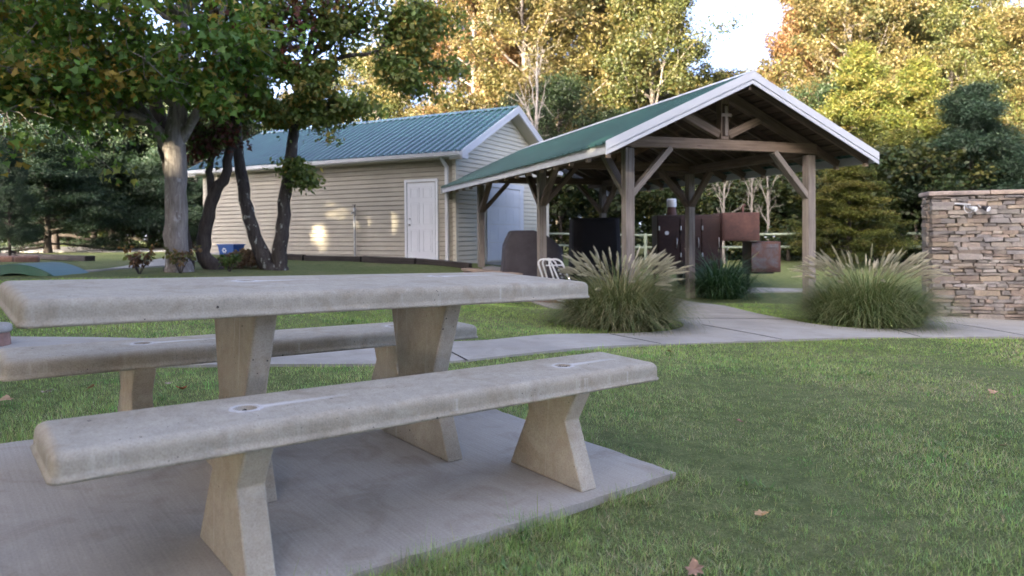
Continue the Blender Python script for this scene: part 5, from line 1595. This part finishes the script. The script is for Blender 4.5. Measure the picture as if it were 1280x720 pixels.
weed(-6.35, 13.55, 6, .42, [(.16, .10, .05), (.10, .10, .03)], 'brownish weeds at the front of the grey maple trunk', 302)
weed(-5.75, 14.4, 6, .36, [(.09, .14, .03), (.07, .11, .025)], 'bright green weeds right of the leaning trunk', 303)
def litter(x, y, label, seed):
    rng = np.random.default_rng(seed); n = 420
    r = np.sqrt(rng.random(n)); a = rng.random(n) * 6.28
    P = [(np.array([r[i] * .75 * math.cos(a[i]), r[i] * .4 * math.sin(a[i]), .03 + .32 * (1 - r[i] ** 2)]), 1.) for i in range(n)]
    V, F, T = leaf_cloud(rng, P, 6, .06, .10, [(.16, .10, .065), (.11, .07, .05), (.2, .14, .10)], .5, 0, 'leaf', 0.)
    o = np_mesh('leaf_pile', V, F, M['leaf'], None, T); o.location = (x, y, gz(x, y)); tag(o, label, 'leaf pile')
litter(-5.85, 15.6, 'pile of dry brown leaves between the blue bin and the forked trunks', 310)
# far dark wood that closes the view between the trunks, plus added banks out of view
def far_wood():
    rng = np.random.default_rng(400)
    x = rng.uniform(-110, 100, 2600); y = rng.uniform(72, 84, 2600) - np.abs(x) * .12
    hmax = 8.5 + 2.2 * np.sin(x * .31) + 1.2 * np.sin(x * .83 + 1)
    z = rng.random(2600) ** .8 * hmax
    tips = [(np.array(p), 1.) for p in zip(x, y, z)]
    n = 1500; x = rng.uniform(-75, 60, n); y = rng.uniform(-56, -44, n) - (x + 6) * .12; z = rng.random(n) * (11 + 1.5 * np.sin(x * .4))  # unseen bank behind the viewer, added to block the low sky glow
    tips += [(np.array(p), 1.5) for p in zip(x, y, z)]
    n = 900; y = rng.uniform(-45, 34, n); x = rng.uniform(-62, -52, n); z = rng.random(n) * (10 + 1.5 * np.sin(y * .4))  # unseen bank on the left, added to block the glow there too
    tips += [(np.array(p), 1.5) for p in zip(x, y, z)]
    V, F, T = leaf_cloud(rng, tips, 40, 1.5, .45, DKGREEN + CEDAR_D + OLIVE[:2], .8, 0, 'leaf', 0.)
    o = np_mesh('far_wood', V, F, M['leaf'], None, T)
    tag(o, 'far dark mass of the wood closing the view between the trunks, with added unseen banks blocking sky glow', 'wood', kind='stuff')
far_wood()
# openings in the leaf canopy behind the viewer: they let the spots of evening sun through to the shed
def open_canopy(spots):
    bpy.context.view_layer.update()
    for root in [o for o in COL.objects if o.get('group') in ('grove to the left of the viewer', 'row of trees behind the viewer', 'hedge behind the viewer') or o.name.startswith(('maple_tree', 'dark_maple', 'forked_oak', 'leaning_maple'))]:
        for ch in root.children:
            if not ch.name.startswith('crown'): continue
            me = ch.data; n = len(me.polygons); k = len(me.polygons[0].vertices)
            co = np.empty(len(me.vertices) * 3, np.float32); me.vertices.foreach_get('co', co); co = co.reshape(-1, k, 3)
            mw = np.array(ch.matrix_world); c = co.mean(1) @ mw[:3, :3].T + mw[:3, 3]
            bad = np.zeros(n, bool); keepr = np.random.default_rng(n).random(n) < .008
            for (p, ru, rv) in spots:
                d = c - np.array(p); t = d @ SUNV; q = d - t[:, None] * SUNV
                side = np.cross(SUNV, [0, 0, 1]); side /= np.linalg.norm(side); upv = np.cross(side, SUNV)
                bad |= ((q @ side / ru) ** 2 + (q @ upv / rv) ** 2 < 1) & (t > 0)
            bad &= ~keepr
            if not bad.any(): continue
            col = np.empty(len(me.vertices) * 4, np.float32); me.color_attributes['tint'].data.foreach_get('color', col)
            col = col.reshape(-1, k, 4)[~bad].reshape(-1, 4)[:, :3]; V = co[~bad].reshape(-1, 3)
            o2 = np_mesh('crown', V, np.arange(len(V)).reshape(-1, k), M['leaf'], root, col)
            bpy.data.objects.remove(ch)
open_canopy([((-5.1, 20.1, 1.74), .44, .29), ((-4.6, 19.9, 1.52), .44, .28), ((-4.15, 19.65, 1.34), .38, .28), ((-3.30, 19.2, 1.30), .29, .34), ((-5.5, 20.35, .95), .36, .48), ((1.3, 9.9, 2.2), .36, .3)])
# ------------------------------------------------------------------ world, sun, camera
W = bpy.data.worlds.new('World'); S.world = W; W.use_nodes = True
nt = W.node_tree; bg = nt.nodes['Background']
sky = nt.nodes.new('ShaderNodeTexSky'); sky.sky_type = 'NISHITA'; sky.sun_disc = False
sky.sun_elevation = SUN_EL; sky.sun_rotation = math.atan2(SUNV[0], SUNV[1]) % (2 * math.pi)
sky.air_density = .10; sky.dust_density = 2.2; sky.ozone_density = 0.0; sky.altitude = 200
nt.links.new(sky.outputs[0], bg.inputs['Color']); bg.inputs['Strength'].default_value = .15
ld = bpy.data.lights.new('sun', 'SUN'); ld.energy = 2.0; ld.angle = R(.53); ld.color = (1., .86, .62)
lo = link(bpy.data.objects.new('sun', ld)); lo.rotation_euler = Vector(SUNV).to_track_quat('Z', 'Y').to_euler(); lo.location = (0, -30, 40)

F_, Y0, PIT, ROL, CH = 885.5, 305.04, .0122, -.0073, .952
cd = bpy.data.cameras.new('camera'); cam = link(bpy.data.objects.new('camera', cd))
cd.sensor_width = 36; cd.lens = F_ / 1280 * 36; cd.shift_y = -(360 - Y0) / 1280
fwd = Vector((0, math.cos(PIT), -math.sin(PIT))); right = Vector((1, 0, 0)); up = right.cross(fwd)
rx = right * math.cos(ROL) + up * math.sin(ROL)
ry = up * math.cos(ROL) - right * math.sin(ROL)
m3 = Matrix((rx, ry, -fwd)).transposed()
cam.matrix_world = Matrix.Translation((0, 0, CH)) @ m3.to_4x4()
cd.clip_start = .05; cd.clip_end = 1500
cd.dof.use_dof = True; cd.dof.focus_distance = 3.8; cd.dof.aperture_fstop = 2.7
S.camera = cam
S.view_settings.view_transform = 'Standard'; S.view_settings.look = 'None'; S.view_settings.gamma = 1
S.view_settings.exposure = 4.75
S.render.engine = 'CYCLES'
S.cycles.use_denoising = True
S.cycles.max_bounces = 8; S.cycles.transparent_max_bounces = 4
